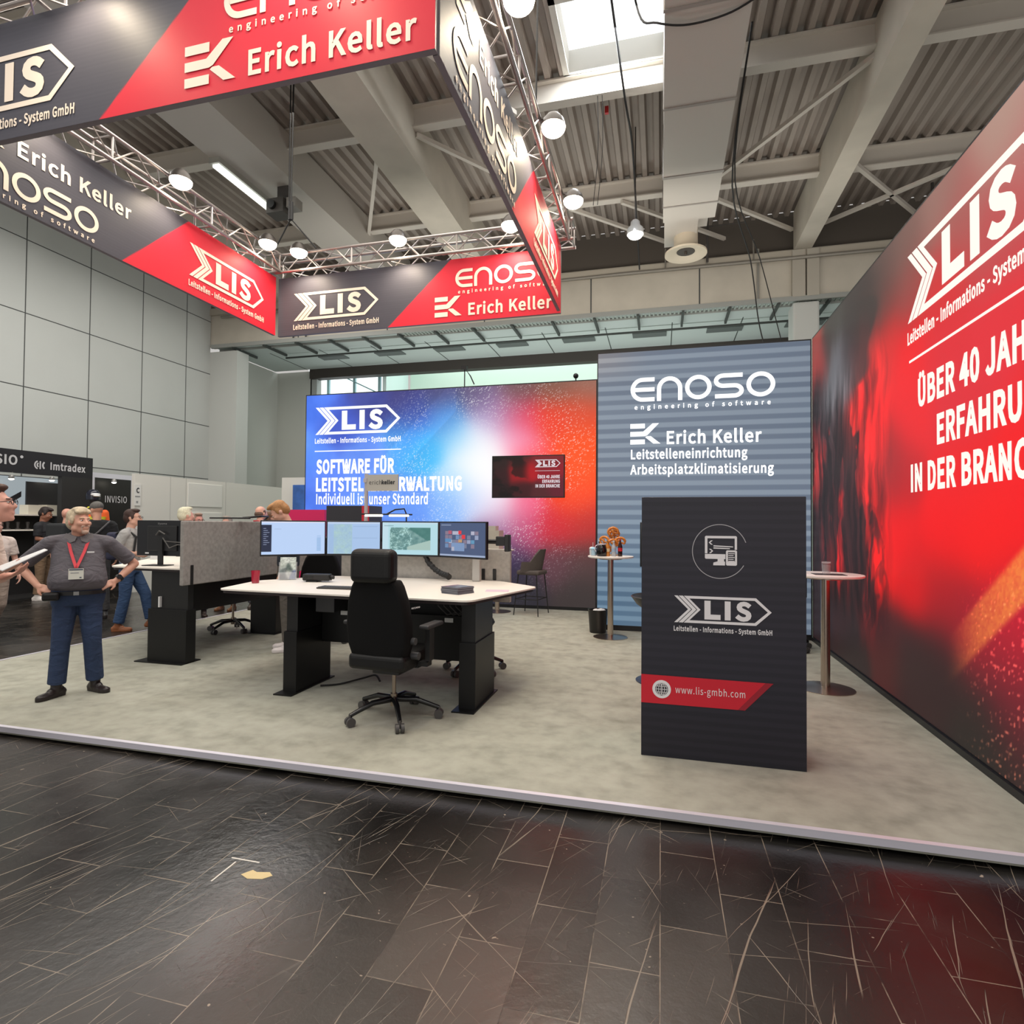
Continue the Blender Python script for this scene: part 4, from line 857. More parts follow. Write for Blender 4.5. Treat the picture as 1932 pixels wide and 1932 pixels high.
def head_mb():
    m = MB()
    m.ell((0, .018, .035), (.075, .094, .088)).ell((0, -.028, -.02), (.064, .068, .09)).ell((0, -.04, -.07), (.05, .052, .045)).ell((0, -.078, -.098), (.022, .02, .018))
    m.cap((0, -.088, .02), (0, -.112, -.022), .009, .0135, 10).ell((.013, -.1, -.026), (.009, .011, .008)).ell((-.013, -.1, -.026), (.009, .011, .008))
    m.cap((-.036, -.082, .03), (.036, -.082, .03), .011, .011, 10)
    for s_ in (-1, 1): m.ell((s_*.036, -.07, -.02), (.026, .026, .024)).ell((s_*.079, .012, -.005), (.011, .02, .032), (0, 0, s_*.35)).ell((s_*.05, -.01, -.06), (.022, .04, .03))
    m.cap((-.02, -.093, -.055), (.02, -.093, -.055), .0075, .0075, 8).cap((-.016, -.091, -.067), (.016, -.091, -.067), .008, .008, 8)
    return m
def cloth(c):
    nm = 'cloth_%d_%d_%d' % c
    if nm in _M: return _M[nm]
    m = mat(nm, c, .85, noise=.08, nscale=9); n, l = m.node_tree.nodes, m.node_tree.links; b = n['Principled BSDF']
    tc = n.new('ShaderNodeTexCoord'); mp = n.new('ShaderNodeMapping'); mp.inputs['Scale'].default_value = (1, 1, 1.7); mp.inputs['Rotation'].default_value = (.3, .5, 0); l.new(tc.outputs['Object'], mp.inputs[0])
    z = n.new('ShaderNodeTexNoise'); z.inputs['Scale'].default_value = 7; z.inputs['Detail'].default_value = 3; z.inputs['Distortion'].default_value = 1.2; l.new(mp.outputs[0], z.inputs['Vector'])
    bp = n.new('ShaderNodeBump'); bp.inputs['Strength'].default_value = .55; bp.inputs['Distance'].default_value = .035; l.new(z.outputs['Fac'], bp.inputs['Height']); l.new(bp.outputs[0], b.inputs['Normal'])
    return m
def person(label, loc, rz, h=1.75, skin=(206, 158, 134), hair=(70, 50, 40), top=(60, 60, 66), bottom=(46, 62, 92), shoe=(50, 40, 36), arms=None, legs=None, head=(0, 0), hairstyle='short', belly=0., sleeve='short', voxel=.011, lean=0., wide=1., pose='standing', shirt_out=False, hoff=(0, 0, 0)):
    t = thing('person', label, 'person', loc, rz); k = h/1.75; SC = Matrix.Scale(k, 4)
    arms = arms or (((-.25, .02, 1.16), (-.27, -.06, .93)), ((.25, .02, 1.16), (.27, -.06, .93)))
    legs = legs or (((-.105, -.01, .50), (-.12, .02, .09), (-.04, -1)), ((.105, -.01, .50), (.12, .02, .09), (.04, -1)))
    mS = mat('skin_%d_%d_%d' % skin, skin, .5, noise=.04, nscale=18); mT = cloth(top)
    mB = cloth(bottom); mF = mat('shoe_%d_%d_%d' % shoe, shoe, .4); mH = mat('hair_%d_%d_%d' % hair, hair, .65, noise=.22, nscale=60)
    ly = lambda z: -lean*max(0, z-.95)                                   # forward lean
    L = lambda p: V3((p[0], p[1]+ly(p[2]), p[2]))
    hc = V3((hoff[0], -.035+ly(1.62)+hoff[1], 1.625+hoff[2])); HM = Matrix.Translation(hc) @ Matrix.Rotation(R(head[0]), 4, 'Z') @ Matrix.Rotation(R(head[1]), 4, 'X')
    sh = [L((-.183*wide, 0, 1.412)), L((.183*wide, 0, 1.412))]
    body = MB(); hm = head_mb().xf(HM); body.add(hm.v, hm.f)
    body.cap(L((0, .012, 1.42)), HM @ V3((0, .012, -.06)), .062, .054).rings([(0, ly(z), z, rx*wide*.84, ry*.8) for z, rx, ry in ((.92, .15, .1), (1.1, .14, .1), (1.3, .16, .1), (1.42, .13, .07))])
    for i in (0, 1):
        e, w = V3(arms[i][0]), V3(arms[i][1]); body.cap(sh[i], e, .043, .038).cap(e, e.lerp(w, .45), .038, .038).cap(e.lerp(w, .45), w, .037, .026)
        d = V3(arms[i][2]) if len(arms[i]) > 2 else (w-e); n = V3(arms[i][3]) if len(arms[i]) > 3 else V3((-1 if w.x > 0 else 1, 0, 0))
        hand(body, w, d, n, arms[i][4] if len(arms[i]) > 4 else 1, arms[i][5] if len(arms[i]) > 5 else 25)
        kn, an, _ = legs[i]; hp = V3(((-.09, .09)[i], 0, .93)); body.cap(hp, kn, .065, .045).cap(kn, an, .045, .032)
    blob('body', body.xf(SC), mS, t, voxel*k, 2)
    # top
    tp = MB(); z0 = .88 if shirt_out else .975
    tp.rings([(0, cy+ly(z), z, rx*wide, ry) for z, rx, ry, cy in ((z0-.01, .158+.12*belly, .112+.2*belly, -.2*belly), (z0+.025, .170+.24*belly, .126+.36*belly, -.28*belly), (1.06, .170+.28*belly, .126+.45*belly, -.42*belly), (1.12, .169+.22*belly, .125+.42*belly, -.38*belly), (1.2, .170+.12*belly, .124+.26*belly, -.22*belly), (1.3, .184, .124, -.01), (1.37, .182, .11, .0), (1.42, .16, .095, .0), (1.452, .125, .08, .005), (1.48, .078, .066, .01))], 28)
    for i in (0, 1):
        e, w = V3(arms[i][0]), V3(arms[i][1]); q = sh[i].lerp(e, .82) if sleeve == 'short' else e
        tp.ell(sh[i]+V3((0, 0, -.012)), (.066, .068, .064)).cap(V3((sh[i].x*.3, .0+ly(1.43), 1.45)), sh[i]+V3((0, 0, .0)), .045, .06).cyl(sh[i], q, .068, .066 if sleeve == 'short' else .058, 18)
        if sleeve == 'long': tp.cap(e, e, .056).cyl(e, e.lerp(w, .93), .054, .04, 16)
    shirt = blob('shirt', tp.xf(SC), mT, t, voxel*k, 4)
    bt = MB().rings([(0, cy, z, rx*wide, ry) for z, rx, ry, cy in ((.83, .165+.1*belly, .12, 0), (.93, .17+.18*belly, .125+.2*belly, -.12*belly), (1.0, .164+.2*belly, .12+.25*belly, -.2*belly))], 28)
    for i in (0, 1):
        kn, an, _ = [V3(q) if len(q) == 3 else q for q in legs[i]]; hp = V3(((-.088, .088)[i], 0, .88)); cuff = kn.lerp(an, .93)
        bt.cap(hp, kn, .103, .076).cyl(kn, cuff, .074, .072, 16).ell(kn, .075)
    blob('trousers', bt.xf(SC), mB, t, voxel*k, 4)
    for i in (0, 1):
        kn, an, toe = legs[i]; an = V3(an); d = V3((toe[0], toe[1], toe[2] if len(toe) > 2 else 0)).normalized(); b_ = an-V3((0, 0, .05))
        fm = MB().cap(b_-d*.055, b_+d*.15+V3((0, 0, -.012)), .036, .03).cap(b_-d*.03+V3((0, 0, .02)), b_+d*.05+V3((0, 0, .015)), .04, .034).cyl(b_, an+V3((0, 0, .05)), .042, .046)
        s_ = d.cross(V3((0, 0, 1))).normalized()
        sole = [(b_+d*a+s_*w_) for a, w_ in ((-.09, 0), (-.07, .03), (.03, .036), (.12, .043), (.17, .03), (.188, 0), (.17, -.03), (.12, -.043), (.03, -.036), (-.07, -.03))]
        fm.prism([(p.x, p.y) for p in sole], .04, lambda a, b, dd, z=an.z: (a, b, z-.09+dd))
        blob('shoe', fm.xf(SC), mF, t, .008*k, 3)
    if hairstyle != 'bald':
        hm = MB()
        if hairstyle == 'cap':
            hm.ell((0, .018, .055), (.084, .103, .082)).ell((0, -.1, .052), (.055, .055, .008))
        else:
            hm.ell((0, .030, .056), (.081, .095, .08)).ell((0, .062, .005), (.076, .066, .085))
            if hairstyle == 'fringe': hm.ell((-.02, -.055, .098), (.052, .04, .024), (.5, -.25, 0)).ell((.035, -.05, .095), (.04, .04, .024), (.5, .3, 0)).ell((0, -.01, .115), (.062, .07, .028))
            elif hairstyle == 'bun': hm.ell((0, -.02, .11), (.06, .07, .03)).ell((0, .1, .03), (.05, .05, .05))
            elif hairstyle == 'ring': hm = MB().ell((0, .052, -.012), (.079, .066, .06))
            else: hm.ell((0, -.02, .11), (.062, .068, .03))
            for s_ in (-1, 1): hm.ell((s_*.068, -.0, .02), (.018, .035, .042))
        blob('hair' if hairstyle != 'cap' else 'cap', hm.xf(SC @ HM), mH, t, .008*k, 2)
    M_EW = mat('eye_white', (226, 220, 214), .3); M_EI = mat('iris', (48, 44, 44), .2)
    for s_ in (-1, 1):
        e = obj('eye', MB().ell((s_*.031, -.0845, .0085), (.0115, .0085, .0055)).xf(SC @ HM), M_EW, t, True)
        obj('iris', MB().ell((s_*.031+.001, -.0915, .0085), (.0055, .003, .005)).xf(SC @ HM), M_EI, e, True)
        obj('eyebrow', MB().cap((s_*.018, -.094, .03), (s_*.048, -.083, .031), .0045, .003, 8).xf(SC @ HM), mH, t, True)
    t['_'] = 0; del t['_']
    return t, HM, SC
M_RIB = mat('red_ribbon', (190, 28, 46), .55); M_BADGE = mat('badge', (216, 218, 208), .4)
# the man in the dark grey polo, hands on hips
mn, HM, SC = person('standing man in a dark grey polo and blue jeans, hands on hips, red lanyard', (-5.2, 4.17, 0), R(47), 1.735, (204, 152, 130), (186, 170, 144), (92, 88, 94), (40, 56, 86), (36, 28, 28),
    arms=(((-.435, .10, 1.19), (-.29, -.03, 1.02), (.75, -.45, -.35), (.3, .6, -.6), -1, 22), ((.435, .10, 1.19), (.29, -.03, 1.04), (-.75, -.45, -.3), (-.3, .6, -.6), 1, 22)),
    legs=(((-.118, -.02, .50), (-.145, .0, .09), (-.7, -.7)), ((.115, -.02, .50), (.14, .05, .09), (.6, -.8))), head=(36, -4), hairstyle='fringe', hoff=(0, -.005, -.028), belly=.12, voxel=.0085, wide=1.12)
lan = MB()
for s_ in (-1, 1):
    P_ = [(s_*.078, .0, 1.478), (s_*.074, -.075, 1.425), (s_*.05, -.136, 1.33), (s_*.02, -.196, 1.24), (0, -.235, 1.185)]
    for a, b in zip(P_[:-1], P_[1:]): lan.add([V3(a)+V3((-.012, -.004, 0)), V3(a)+V3((.012, -.004, 0)), V3(b)+V3((.012, -.004, 0)), V3(b)+V3((-.012, -.004, 0)), V3(a)+V3((-.012, .004, 0)), V3(a)+V3((.012, .004, 0)), V3(b)+V3((.012, .004, 0)), V3(b)+V3((-.012, .004, 0))], [(0, 1, 2, 3), (7, 6, 5, 4), (0, 4, 5, 1), (2, 6, 7, 3), (1, 5, 6, 2), (0, 3, 7, 4)])
obj('lanyard', lan.xf(SC), M_RIB, mn)
bd = obj('badge', MB().box(-.055, .055, -.245, -.239, 1.085, 1.18).xf(SC), M_BADGE, mn); obj('badge_print', MB().box(-.05, .05, -.2465, -.245, 1.165, 1.177).box(-.04, .02, -.2465, -.245, 1.14, 1.144).box(.025, .04, -.2465, -.245, 1.095, 1.105).xf(SC), mat('badge_ink', (84, 92, 110), .5), bd)
mC = mat('collar', (104, 100, 102), .85)
cl = MB()
for s_ in (-1, 1): cl.prism([(0, 0), (.085, .03), (.10, -.02), (.05, -.075), (.012, -.05)], .008, lambda a, b, d, s_=s_: (s_*(.012+a), -.088+a*.6-.5*(.0-b)*0-d-.42*(-b), 1.462+b*.8+a*.1))
cl.tube([(-.085, -.0, 1.47), (-.06, .06, 1.49), (0, .085, 1.495), (.06, .06, 1.49), (.085, 0, 1.47)], .016, 8)
obj('collar', cl.xf(SC), mC, mn)
obj('chest_logo', MB().box(.07, .125, -.149, -.146, 1.315, 1.328).xf(SC), M_LBL, mn)
bl = obj('belt', MB().rings([(0, -.026, .935, .212, .158), (0, -.026, .97, .212, .158)], 36).xf(SC), M_BLK, mn, True)
obj('buckle', MB().box(-.02, .02, -.19, -.182, .936, .969).xf(SC), mat('buckle', (150, 148, 146), .3, 1), bl)
obj('belt_pouch', MB().box(-.245, -.12, -.2, -.12, .895, .97).xf(SC), M_LEA, mn, bevel=.02)
wv = V3((.29, -.03, 1.04)).lerp(V3((.435, .1, 1.19)), .16); wd = (V3((.435, .1, 1.19))-V3((.29, -.03, 1.04))).normalized()
wt = obj('wristwatch', MB().cyl(wv-wd*.014, wv+wd*.014, .037, n=24).xf(SC), M_BLK, mn, True); obj('watch_face', MB().cyl(wv+V3((.0, -.03, .012)), wv+V3((.006, -.043, .016)), .022, n=20).xf(SC), mat('watch_glass', (20, 22, 26), .15), wt, True)
be = MB().cap((-.03, -.09, -.045), (.03, -.09, -.045), .009, .009, 8).ell((0, -.078, -.098), (.03, .024, .022)).cap((-.032, -.085, -.05), (-.026, -.08, -.09), .007, .008, 8).cap((.032, -.085, -.05), (.026, -.08, -.09), .007, .008, 8)
blob('beard', be.xf(SC @ HM), mat('beard', (186, 158, 142), .8, noise=.15, nscale=80), mn, .005, 1)
def glasses(t, HM, SC):
    g = MB()
    for s_ in (-1, 1): g.tube([(s_*.034+.022*math.cos(a*PI/6), -.108+.0*a, .008+.017*math.sin(a*PI/6)) for a in range(13)], .0022, 6).tube([(s_*.056, -.106, .012), (s_*.078, -.03, .014), (s_*.08, .01, .008)], .0022, 6)
    g.tube([(-.012, -.11, .012), (.012, -.11, .012)], .002, 6); obj('glasses', g.xf(SC @ HM), M_BLK, t)
# man at the edge of the picture, reading papers
p2, HM, SC = person('man in a cream shirt and glasses holding white papers, at the edge of the stand', (-4.88, 2.98, FZ), R(104), 1.92, (216, 160, 142), (74, 52, 42), (226, 208, 196), (60, 52, 60), (60, 40, 40),
    arms=(((-.22, -.14, 1.12), (-.1, -.36, 1.19), (.1, -1, .2), (.2, -.1, 1), 1, 20), ((.24, -.10, 1.12), (.13, -.24, 1.14), (-.1, -1, .25), (-.2, 0, 1), -1, 20)), head=(24, -8), hoff=(0, -.13, -.01), lean=.16)
glasses(p2, HM, SC)
tag(obj('papers', MB().add([(-4.46, 2.98, 1.262), (-4.30, 2.92, 1.252), (-4.12, 3.08, 1.388), (-4.34, 3.22, 1.385), (-4.46, 2.98, 1.268), (-4.30, 2.92, 1.258), (-4.12, 3.08, 1.394), (-4.34, 3.22, 1.391)], [(3, 2, 1, 0), (4, 5, 6, 7), (0, 1, 5, 4), (1, 2, 6, 5), (2, 3, 7, 6), (3, 0, 4, 7)]), M_LBL), 'sheet of white papers held by the man in the cream shirt', 'papers')
# walkers and visitors
walk = lambda s_=1: (((-.1, -.16*s_, .52), (-.1, -.20*s_, .09), (0, -1)), ((.1, .04*s_, .50), (.1, .36*s_, .17), (0, -1, -.5)))
p3, HM, SC = person('young man in a light grey t-shirt and jeans walking past with a backpack', (-7.86, 7.1, FZ), R(118), 1.84, (222, 172, 150), (62, 42, 36), (176, 174, 172), (52, 76, 112), (150, 92, 58),
    arms=(((-.22, .1, 1.18), (-.16, -.1, 1.12)), ((.22, -.0, 1.17), (.14, -.2, 1.13))), legs=(((-.09, .02, .50), (-.09, .1, .09), (0, -1)), ((.09, -.18, .52), (.09, -.26, .12), (0, -1, .3))), head=(0, 0))
glasses(p3, HM, SC)
bp = obj('backpack', MB().box(-.14, .14, .12, .27, 1.02, 1.42).xf(SC), mat('pack_navy', (48, 50, 72), .8), p3, bevel=.05, seg=3)
obj('strap', MB().tube([(-.12, .13, 1.4), (-.12, .02, 1.475), (-.12, -.12, 1.36), (-.13, -.1, 1.15), (-.15, .08, 1.08)], .016).tube([(.12, .13, 1.4), (.12, .02, 1.475), (.12, -.12, 1.36), (.13, -.1, 1.15), (.15, .08, 1.08)], .016).xf(SC), M_BLK, bp)
p4, HM, SC = person('visitor in a black t-shirt and grey cap with a shoulder bag strap', (-9.3, 7.75, FZ), R(-120), 1.98, (206, 150, 124), (96, 92, 88), (26, 26, 28), (60, 58, 58), (40, 36, 36), hairstyle='cap', head=(25, 10), voxel=.014, wide=1.08)
obj('bag_strap', MB().tube([(-.16, .09, 1.47), (.0, .135, 1.3), (.2, .1, 1.1)], .014).xf(SC), mat('strap_grey', (84, 82, 84), .7), p4)
p5, HM, SC = person('dark haired man in a black polo looking down in front of the black booth', (-12.5, 9.25, FZ), R(118), 1.93, (150, 100, 78), (40, 30, 28), (34, 34, 38), (120, 96, 74), (222, 214, 208), arms=(((-.2, .0, 1.16), (-.1, -.26, 1.12)), ((.22, .0, 1.16), (.08, -.28, 1.12))), head=(0, 24), voxel=.014)
p6, HM, SC = person('bald visitor seen from behind with a black and red backpack', (-11.25, 8.75, FZ), R(-160), 1.90, (208, 152, 132), (120, 96, 84), (34, 36, 40), (110, 88, 66), (200, 192, 188), hairstyle='bald', voxel=.014, wide=1.05)
bp = obj('backpack', MB().box(-.16, .16, .12, .30, 1.0, 1.48).xf(SC), mat('pack_black', (38, 40, 42), .8), p6, bevel=.05, seg=3); obj('pocket', MB().ell((-.03, .31, 1.13), (.13, .03, .1)).xf(SC), mat('pack_red', (178, 26, 44), .7), bp, True)
p7, HM, SC = person('person in beige trousers walking by at the edge of the picture', (-9.0, 6.0, FZ), R(75), 1.70, (214, 164, 146), (80, 60, 50), (222, 206, 198), (176, 158, 146), (150, 128, 112), legs=walk(), voxel=.014)
p8, HM, SC = person('white haired man in a black jacket with a red collar ribbon, seen from behind', (-7.5, 7.75, FZ), R(160), 1.89, (224, 170, 152), (226, 212, 184), (34, 32, 36), (44, 54, 84), (52, 46, 62), sleeve='long', hairstyle='short', voxel=.013)
obj('lanyard', MB().tube([(-.085, .0, 1.475), (-.05, .075, 1.5), (.05, .075, 1.5), (.085, .0, 1.475), (.07, -.1, 1.4), (0, -.16, 1.2), (-.07, -.1, 1.4), (-.085, 0, 1.475)], .01).xf(SC), M_RIB, p8)
p9, HM, SC = person('man with glasses standing beyond the white haired man', (-7.82, 8.38, FZ), R(50), 1.80, (218, 152, 138), (150, 126, 110), (80, 84, 96), (44, 50, 66), (60, 48, 44), head=(20, 0), voxel=.014)
glasses(p9, HM, SC)
p10, HM, SC = person('grey curly haired person behind the grey felt panel', (-7.9, 9.2, FZ), R(10), 1.76, (206, 156, 138), (150, 138, 126), (70, 70, 78), (52, 60, 74), (126, 84, 52), hairstyle='bun', voxel=.014)
p11, HM, SC = person('balding man in a grey shirt seen from behind near the magenta panel', (-7.05, 9.0, 0), R(170), 1.88, (216, 164, 144), (92, 70, 58), (150, 146, 152), (60, 60, 70), (60, 50, 44), hairstyle='ring', voxel=.014)
obj('lanyard', MB().tube([(-.085, .0, 1.475), (-.05, .075, 1.5), (.05, .075, 1.5), (.085, .0, 1.475)], .01).xf(SC), M_RIB, p11)
p12, HM, SC = person('brown haired visitor behind the balding man', (-7.32, 9.6, FZ), R(160), 1.86, (212, 160, 138), (110, 78, 54), (90, 90, 98), (50, 50, 60), (50, 44, 40), voxel=.014)
p13, HM, SC = person('blond young man looking down behind the monitors, in grey trousers and white shoes', (-4.52, 6.32, 0), R(-55), 1.86, (226, 172, 148), (172, 124, 78), (44, 52, 62), (104, 98, 92), (236, 228, 228), head=(0, 42), hoff=(0, -.07, -.01), sleeve='long', voxel=.012)
obj('collar', MB().tube([(-.075, -.03, 1.475), (-.06, .05, 1.495), (0, .07, 1.5), (.06, .05, 1.495), (.075, -.03, 1.475)], .014).xf(SC), M_LBL, p13)
# the shop mannequin with a helmet, on the booth
mq = thing('mannequin', 'helmeted mannequin in a yellow and orange safety jacket by the black booth', 'mannequin', (-12.05, 9.95, FZ), R(75))
mm = MB().rings([(0, 0, z, rx, ry) for z, rx, ry in ((1.0, .17, .12), (1.2, .18, .13), (1.42, .24, .13), (1.52, .2, .11), (1.58, .09, .08))]).cap((-.24, 0, 1.48), (-.3, 0, 1.1), .08, .06).cap((.24, 0, 1.48), (.3, 0, 1.1), .08, .06).xf(Matrix.Translation((0, 0, .35)))
blob('jacket', mm, mat('hivis_orange', (236, 100, 40), .7), mq, .014, 3)
obj('reflective_band', MB().rings([(0, 0, 1.68, .245, .155), (0, 0, 1.75, .265, .158)], 24).rings([(0, 0, 1.86, .16, .12), (0, 0, 1.97, .09, .09)], 24), mat('hivis_yellow', (228, 222, 60), .6), mq, True)
blob('body', MB().cap((0, 0, 1.9), (0, -.01, 2.05), .055, .05).ell((0, -.02, 2.13), (.075, .09, .11)).cap((-.1, 0, 1.3), (-.1, 0, 0.05), .09, .06).cap((.1, 0, 1.3), (.1, 0, .05), .09, .06).box(-.25, .25, -.2, .2, 0, .06), mat('mannequin_black', (36, 34, 36), .5), mq, .014, 2)
hl = obj('helmet', MB().lathe([(.13, 2.12), (.135, 2.2), (.12, 2.28), (.07, 2.335), (0, 2.35)], n=28), mat('helmet_dark', (26, 28, 44), .2), mq, True)
obj('helmet_stripe', MB().ell((.0, -.11, 2.23), (.10, .05, .035)).ell((0, -.16, 2.20), (.07, .06, .02)), M_LBL, hl, True)
# ================================================================== NEIGHBOUR BOOTHS
bt_ = thing('exhibition_booth', 'black exhibition booth with white lettering in front of the panelled hall wall', 'booth', (-12.9, 7.2, FZ), PI/2)   # local x runs along the hall wall, front faces the stand
M_BB = mat('booth_black', (30, 27, 32), .45); M_BD = mat('booth_dark', (38, 36, 36), .5)
obj('fascia', MB().box(0, 3.43, 0, .12, 2.64, 3.12), M_BB, bt_)
obj('side_panel', MB().box(2.72, 3.43, 0, .12, 0, 2.64), M_BD, bt_)
obj('back_wall', MB().box(0, 3.43, .85, .9, 0, 2.64), M_BD, bt_)
obj('light_panel', MB().box(0, 2.45, .80, .85, 1.78, 2.62).box(3.28, 3.40, .8, .85, 1.0, 2.62).box(2.4, 3.4, .8, .85, 2.53, 2.62).box(2.44, 2.53, .8, .85, 1.78, 2.6), mat('booth_sky', (196, 208, 214), .5, emit=.55), bt_)
obj('graphic_bar', MB().prism([(1.9, 1.95), (2.44, 2.3), (2.44, 2.18), (1.9, 1.80)], .01, lambda a, b, d: (a, .8-d, b)), M_BB, bt_)
obj('dark_screen', MB().box(2.54, 3.27, .78, .84, 1.72, 2.52), mat('booth_screen', (46, 45, 47), .35), bt_)
for z in (1.79, 1.46): obj('shelf', MB().box(0, 3.2 if z > 1.6 else 2.75, .45, .85, z-.03, z), mat('shelf_white', (236, 228, 216), .5), bt_)
obj('floor_plate', MB().box(0, 3.43, 0, 1.2, 0, .03), M_BD, bt_)
M_BW = mat('booth_letter', (232, 226, 222), .5, emit=.5)
text('INVISIO', .86, 2.8, .93, .20, M_BW, bt_, .012); obj('lettering', MB().lathe([(.0, 0), (.03, 0), (.03, .004), (0, .004)]).xf(Matrix.Translation((1.87, -.006, 2.98)) @ Matrix.Rotation(R(90), 4, 'X')), M_BW, bt_)
text('Imtradex', 2.46, 2.765, .79, .165, M_BW, bt_, .012)
lg = MB()
for a0, r_, c_ in ((110, .085, 2.22), (118, .045, 2.23)): ribbon(lg, arc(c_, 2.845, r_, r_, a0, 360-a0, 10), .028, -.003)
ribbon(lg, [(2.245, 2.76), (2.245, 2.93)], .026, -.003); ribbon(lg, arc(2.39, 2.845, .09, .09, 130, 230, 8), .034, -.003); obj('logo', lg, M_BW, bt_)
def spot(t, p, e=14):
    obj('spot_lamp', MB().lathe([(.03, .08), (.05, .05), (.055, 0)], p, 16), mat('lamp_grey', (150, 148, 146), .4, .6), t, True)
    obj('lamp_lens', MB().ell(p, (.05, .05, .03)), mat('booth_lens', (255, 246, 224), .3, emit=e), t, True)
spot(bt_, (2.1, .6, 2.55)); spot(bt_, (2.95, .6, 2.58), 3)
for x_, w_, h_ in ((1.55, .30, .21), (1.95, .22, .22), (.35, .35, .2)): tag(obj('product_box', MB().box(-13.68, -13.42, 8.05+x_, 8.05+x_+w_, FZ+1.79, FZ+1.79+h_), mat('box_cream', (240, 232, 214), .5)), {1.55: 'wide cream box on the upper booth shelf under the dark screen', 1.95: 'narrow cream box at the end of the upper booth shelf', .35: 'cream box on the upper booth shelf, cut by the edge of the picture'}[x_], 'box')
for i in range(5): tag(obj('display_stand', MB().lathe([(.05, 0), (.05, .02), (.02, .03), (.035, .16), (0, .17)], (-13.5, 8.85+.2*i, FZ+1.46), 14), mat('display_dark', (70, 66, 64), .4), None, True), 'small dark display piece on the lower booth shelf', 'display', 'display pieces on the lower booth shelf')
b3 = thing('exhibition_booth', 'narrow black booth panel with a lit lamp beside the white partition', 'booth', (-13.4, 11.1, FZ), PI/2)
obj('panel', MB().box(0, 1.0, 0, .06, 0, 2.72), mat('panel_black', (34, 32, 31), .5), b3)
obj('frame', MB().box(-.1, 1.2, -.0, .05, 2.72, 2.84).box(1.0, 1.12, 0, .06, 0, 2.72).box(-.1, 0, 0, .06, 0, 2.72), M_ALU, b3)
text('INVISIO', .28, 2.12, .60, .165, M_BW, b3, .0); spot(b3, (.34, -.2, 2.62))
cr = thing('booth_sign', 'small white booth number card on the metal post by the black booth panel', 'sign', (-11.88, 10.82, 1.95), PI/2)
obj('card', MB().box(0, .17, 0, .01, 0, .5), mat('card_white', (226, 224, 220), .6), cr); text('C', .05, .30, .08, .12, M_PRD, cr, .02); obj('lettering', MB().box(.02, .15, -.003, 0, .2, .23).box(.05, .1, -.003, 0, .06, .11), mat('card_grey', (150, 150, 150), .6), cr)
wp = thing('white_partition', 'long white partition wall at the end of the aisle below the panelled hall wall', 'partition', (-11.9, 10.85, FZ), PI/2)
obj('panel', MB().box(0, 5.5, 0, .1, 0, 2.77), mat('partition_white', (222, 219, 212), .6), wp); obj('panel_joint', MB().box(1.49, 1.5, -.003, 0, 0, 2.77).box(1.0, 1.01, -.003, 0, 0, 2.77).box(2.9, 2.91, -.003, 0, 0, 2.77), mat('joint_grey', (176, 174, 170), .7), wp)
obj('hatch', MB().box(1.55, 2.75, -.02, 0, 2.05, 2.66).box(1.55, 2.75, -.02, 0, 1.1, 1.9), mat('hatch_white', (228, 226, 220), .6), wp, bevel=.004)
tag(obj('poster', MB().box(-9.2, -8.4, 13.0, 13.05, FZ, 2.55), mat('poster_blue', (52, 92, 160), .5, noise=.5, nscale=3)), 'blue poster panel beyond the end of the white partition', 'poster')
tag(obj('white_partition', MB().box(-9.6, -7.3, 13.1, 13.2, FZ, 2.75), mat('partition_white', (222, 219, 212), .6)), 'white partition panel behind the blue poster', 'partition')
# ================================================================== SMALL THINGS
def put(name, label, cat, loc, parts, rz=0., group=None):
    t = thing(name, label, cat, loc, rz, group)
    for n_, mb, m, sm in parts: obj(n_, mb, m, t, sm)
    return t
M_GLS = mat('clear_plastic', (236, 240, 242), .05, alpha=.2, spec=.6); M_REDG = mat('red_glass', (176, 36, 62), .12, alpha=.72)
put('drinking_cup', 'pinkish red tumbler standing at the end of the white control desk', 'cup', (-4.08, 5.16, DZ), [('cup', MB().lathe([(.035, 0), (.037, .01), (.045, .13), (.042, .13), (.034, .02), (0, .015)], n=28), M_REDG, True), ('liquid', MB().lathe([(.031, .03), (.038, .10), (0, .10)], n=24), mat('red_drink', (150, 22, 50), .2), True), ('foot', MB().cyl((0, 0, 0), (0, 0, .018), .034), M_GLS, True)])
bh = thing('brochure_holder', 'clear holder with a grey picture brochure on the white control desk', 'brochure holder', (-3.98, 5.55, DZ), R(28))
TM = Matrix.Rotation(R(-16), 4, 'X')
obj('holder', MB().box(-.095, .095, .0, .004, 0, .2).box(-.095, .095, -.03, -.026, 0, .08).box(-.095, .095, -.03, .004, 0, .004).xf(TM).box(-.09, .09, .0, .12, 0, .004), M_GLS, bh)
br_ = art('brochure', .165, .25, 24, 36, lambda U, V: idw(U, V, [(.5, .95, (206, 214, 208)), (.2, .6, (190, 200, 192)), (.8, .7, (196, 206, 198)), (.55, .5, (90, 104, 100)), (.25, .42, (110, 120, 120)), (.5, .25, (206, 206, 200)), (.3, .1, (90, 88, 90)), (.85, .1, (110, 120, 150))], .09)*(.85+.3*vnoise(U*14, V*20, 3))[..., None], artmat('brochure_print', 0., .35), bh, -.082, .004, -.006)
br_.data.transform(TM)
obj('brochure_back', MB().box(-.082, .082, -.0055, -.002, .004, .254).xf(TM), M_LBL, bh)
pb = thing('power_strip', 'black desktop socket box on the white control desk', 'socket', (-3.56, 5.48, DZ), R(8))
obj('housing', MB().box(-.15, .15, -.05, .05, .012, .085), M_BLK, pb, bevel=.015); obj('foot', MB().box(-.1, .02, -.06, .06, 0, .014), M_BLK, pb)
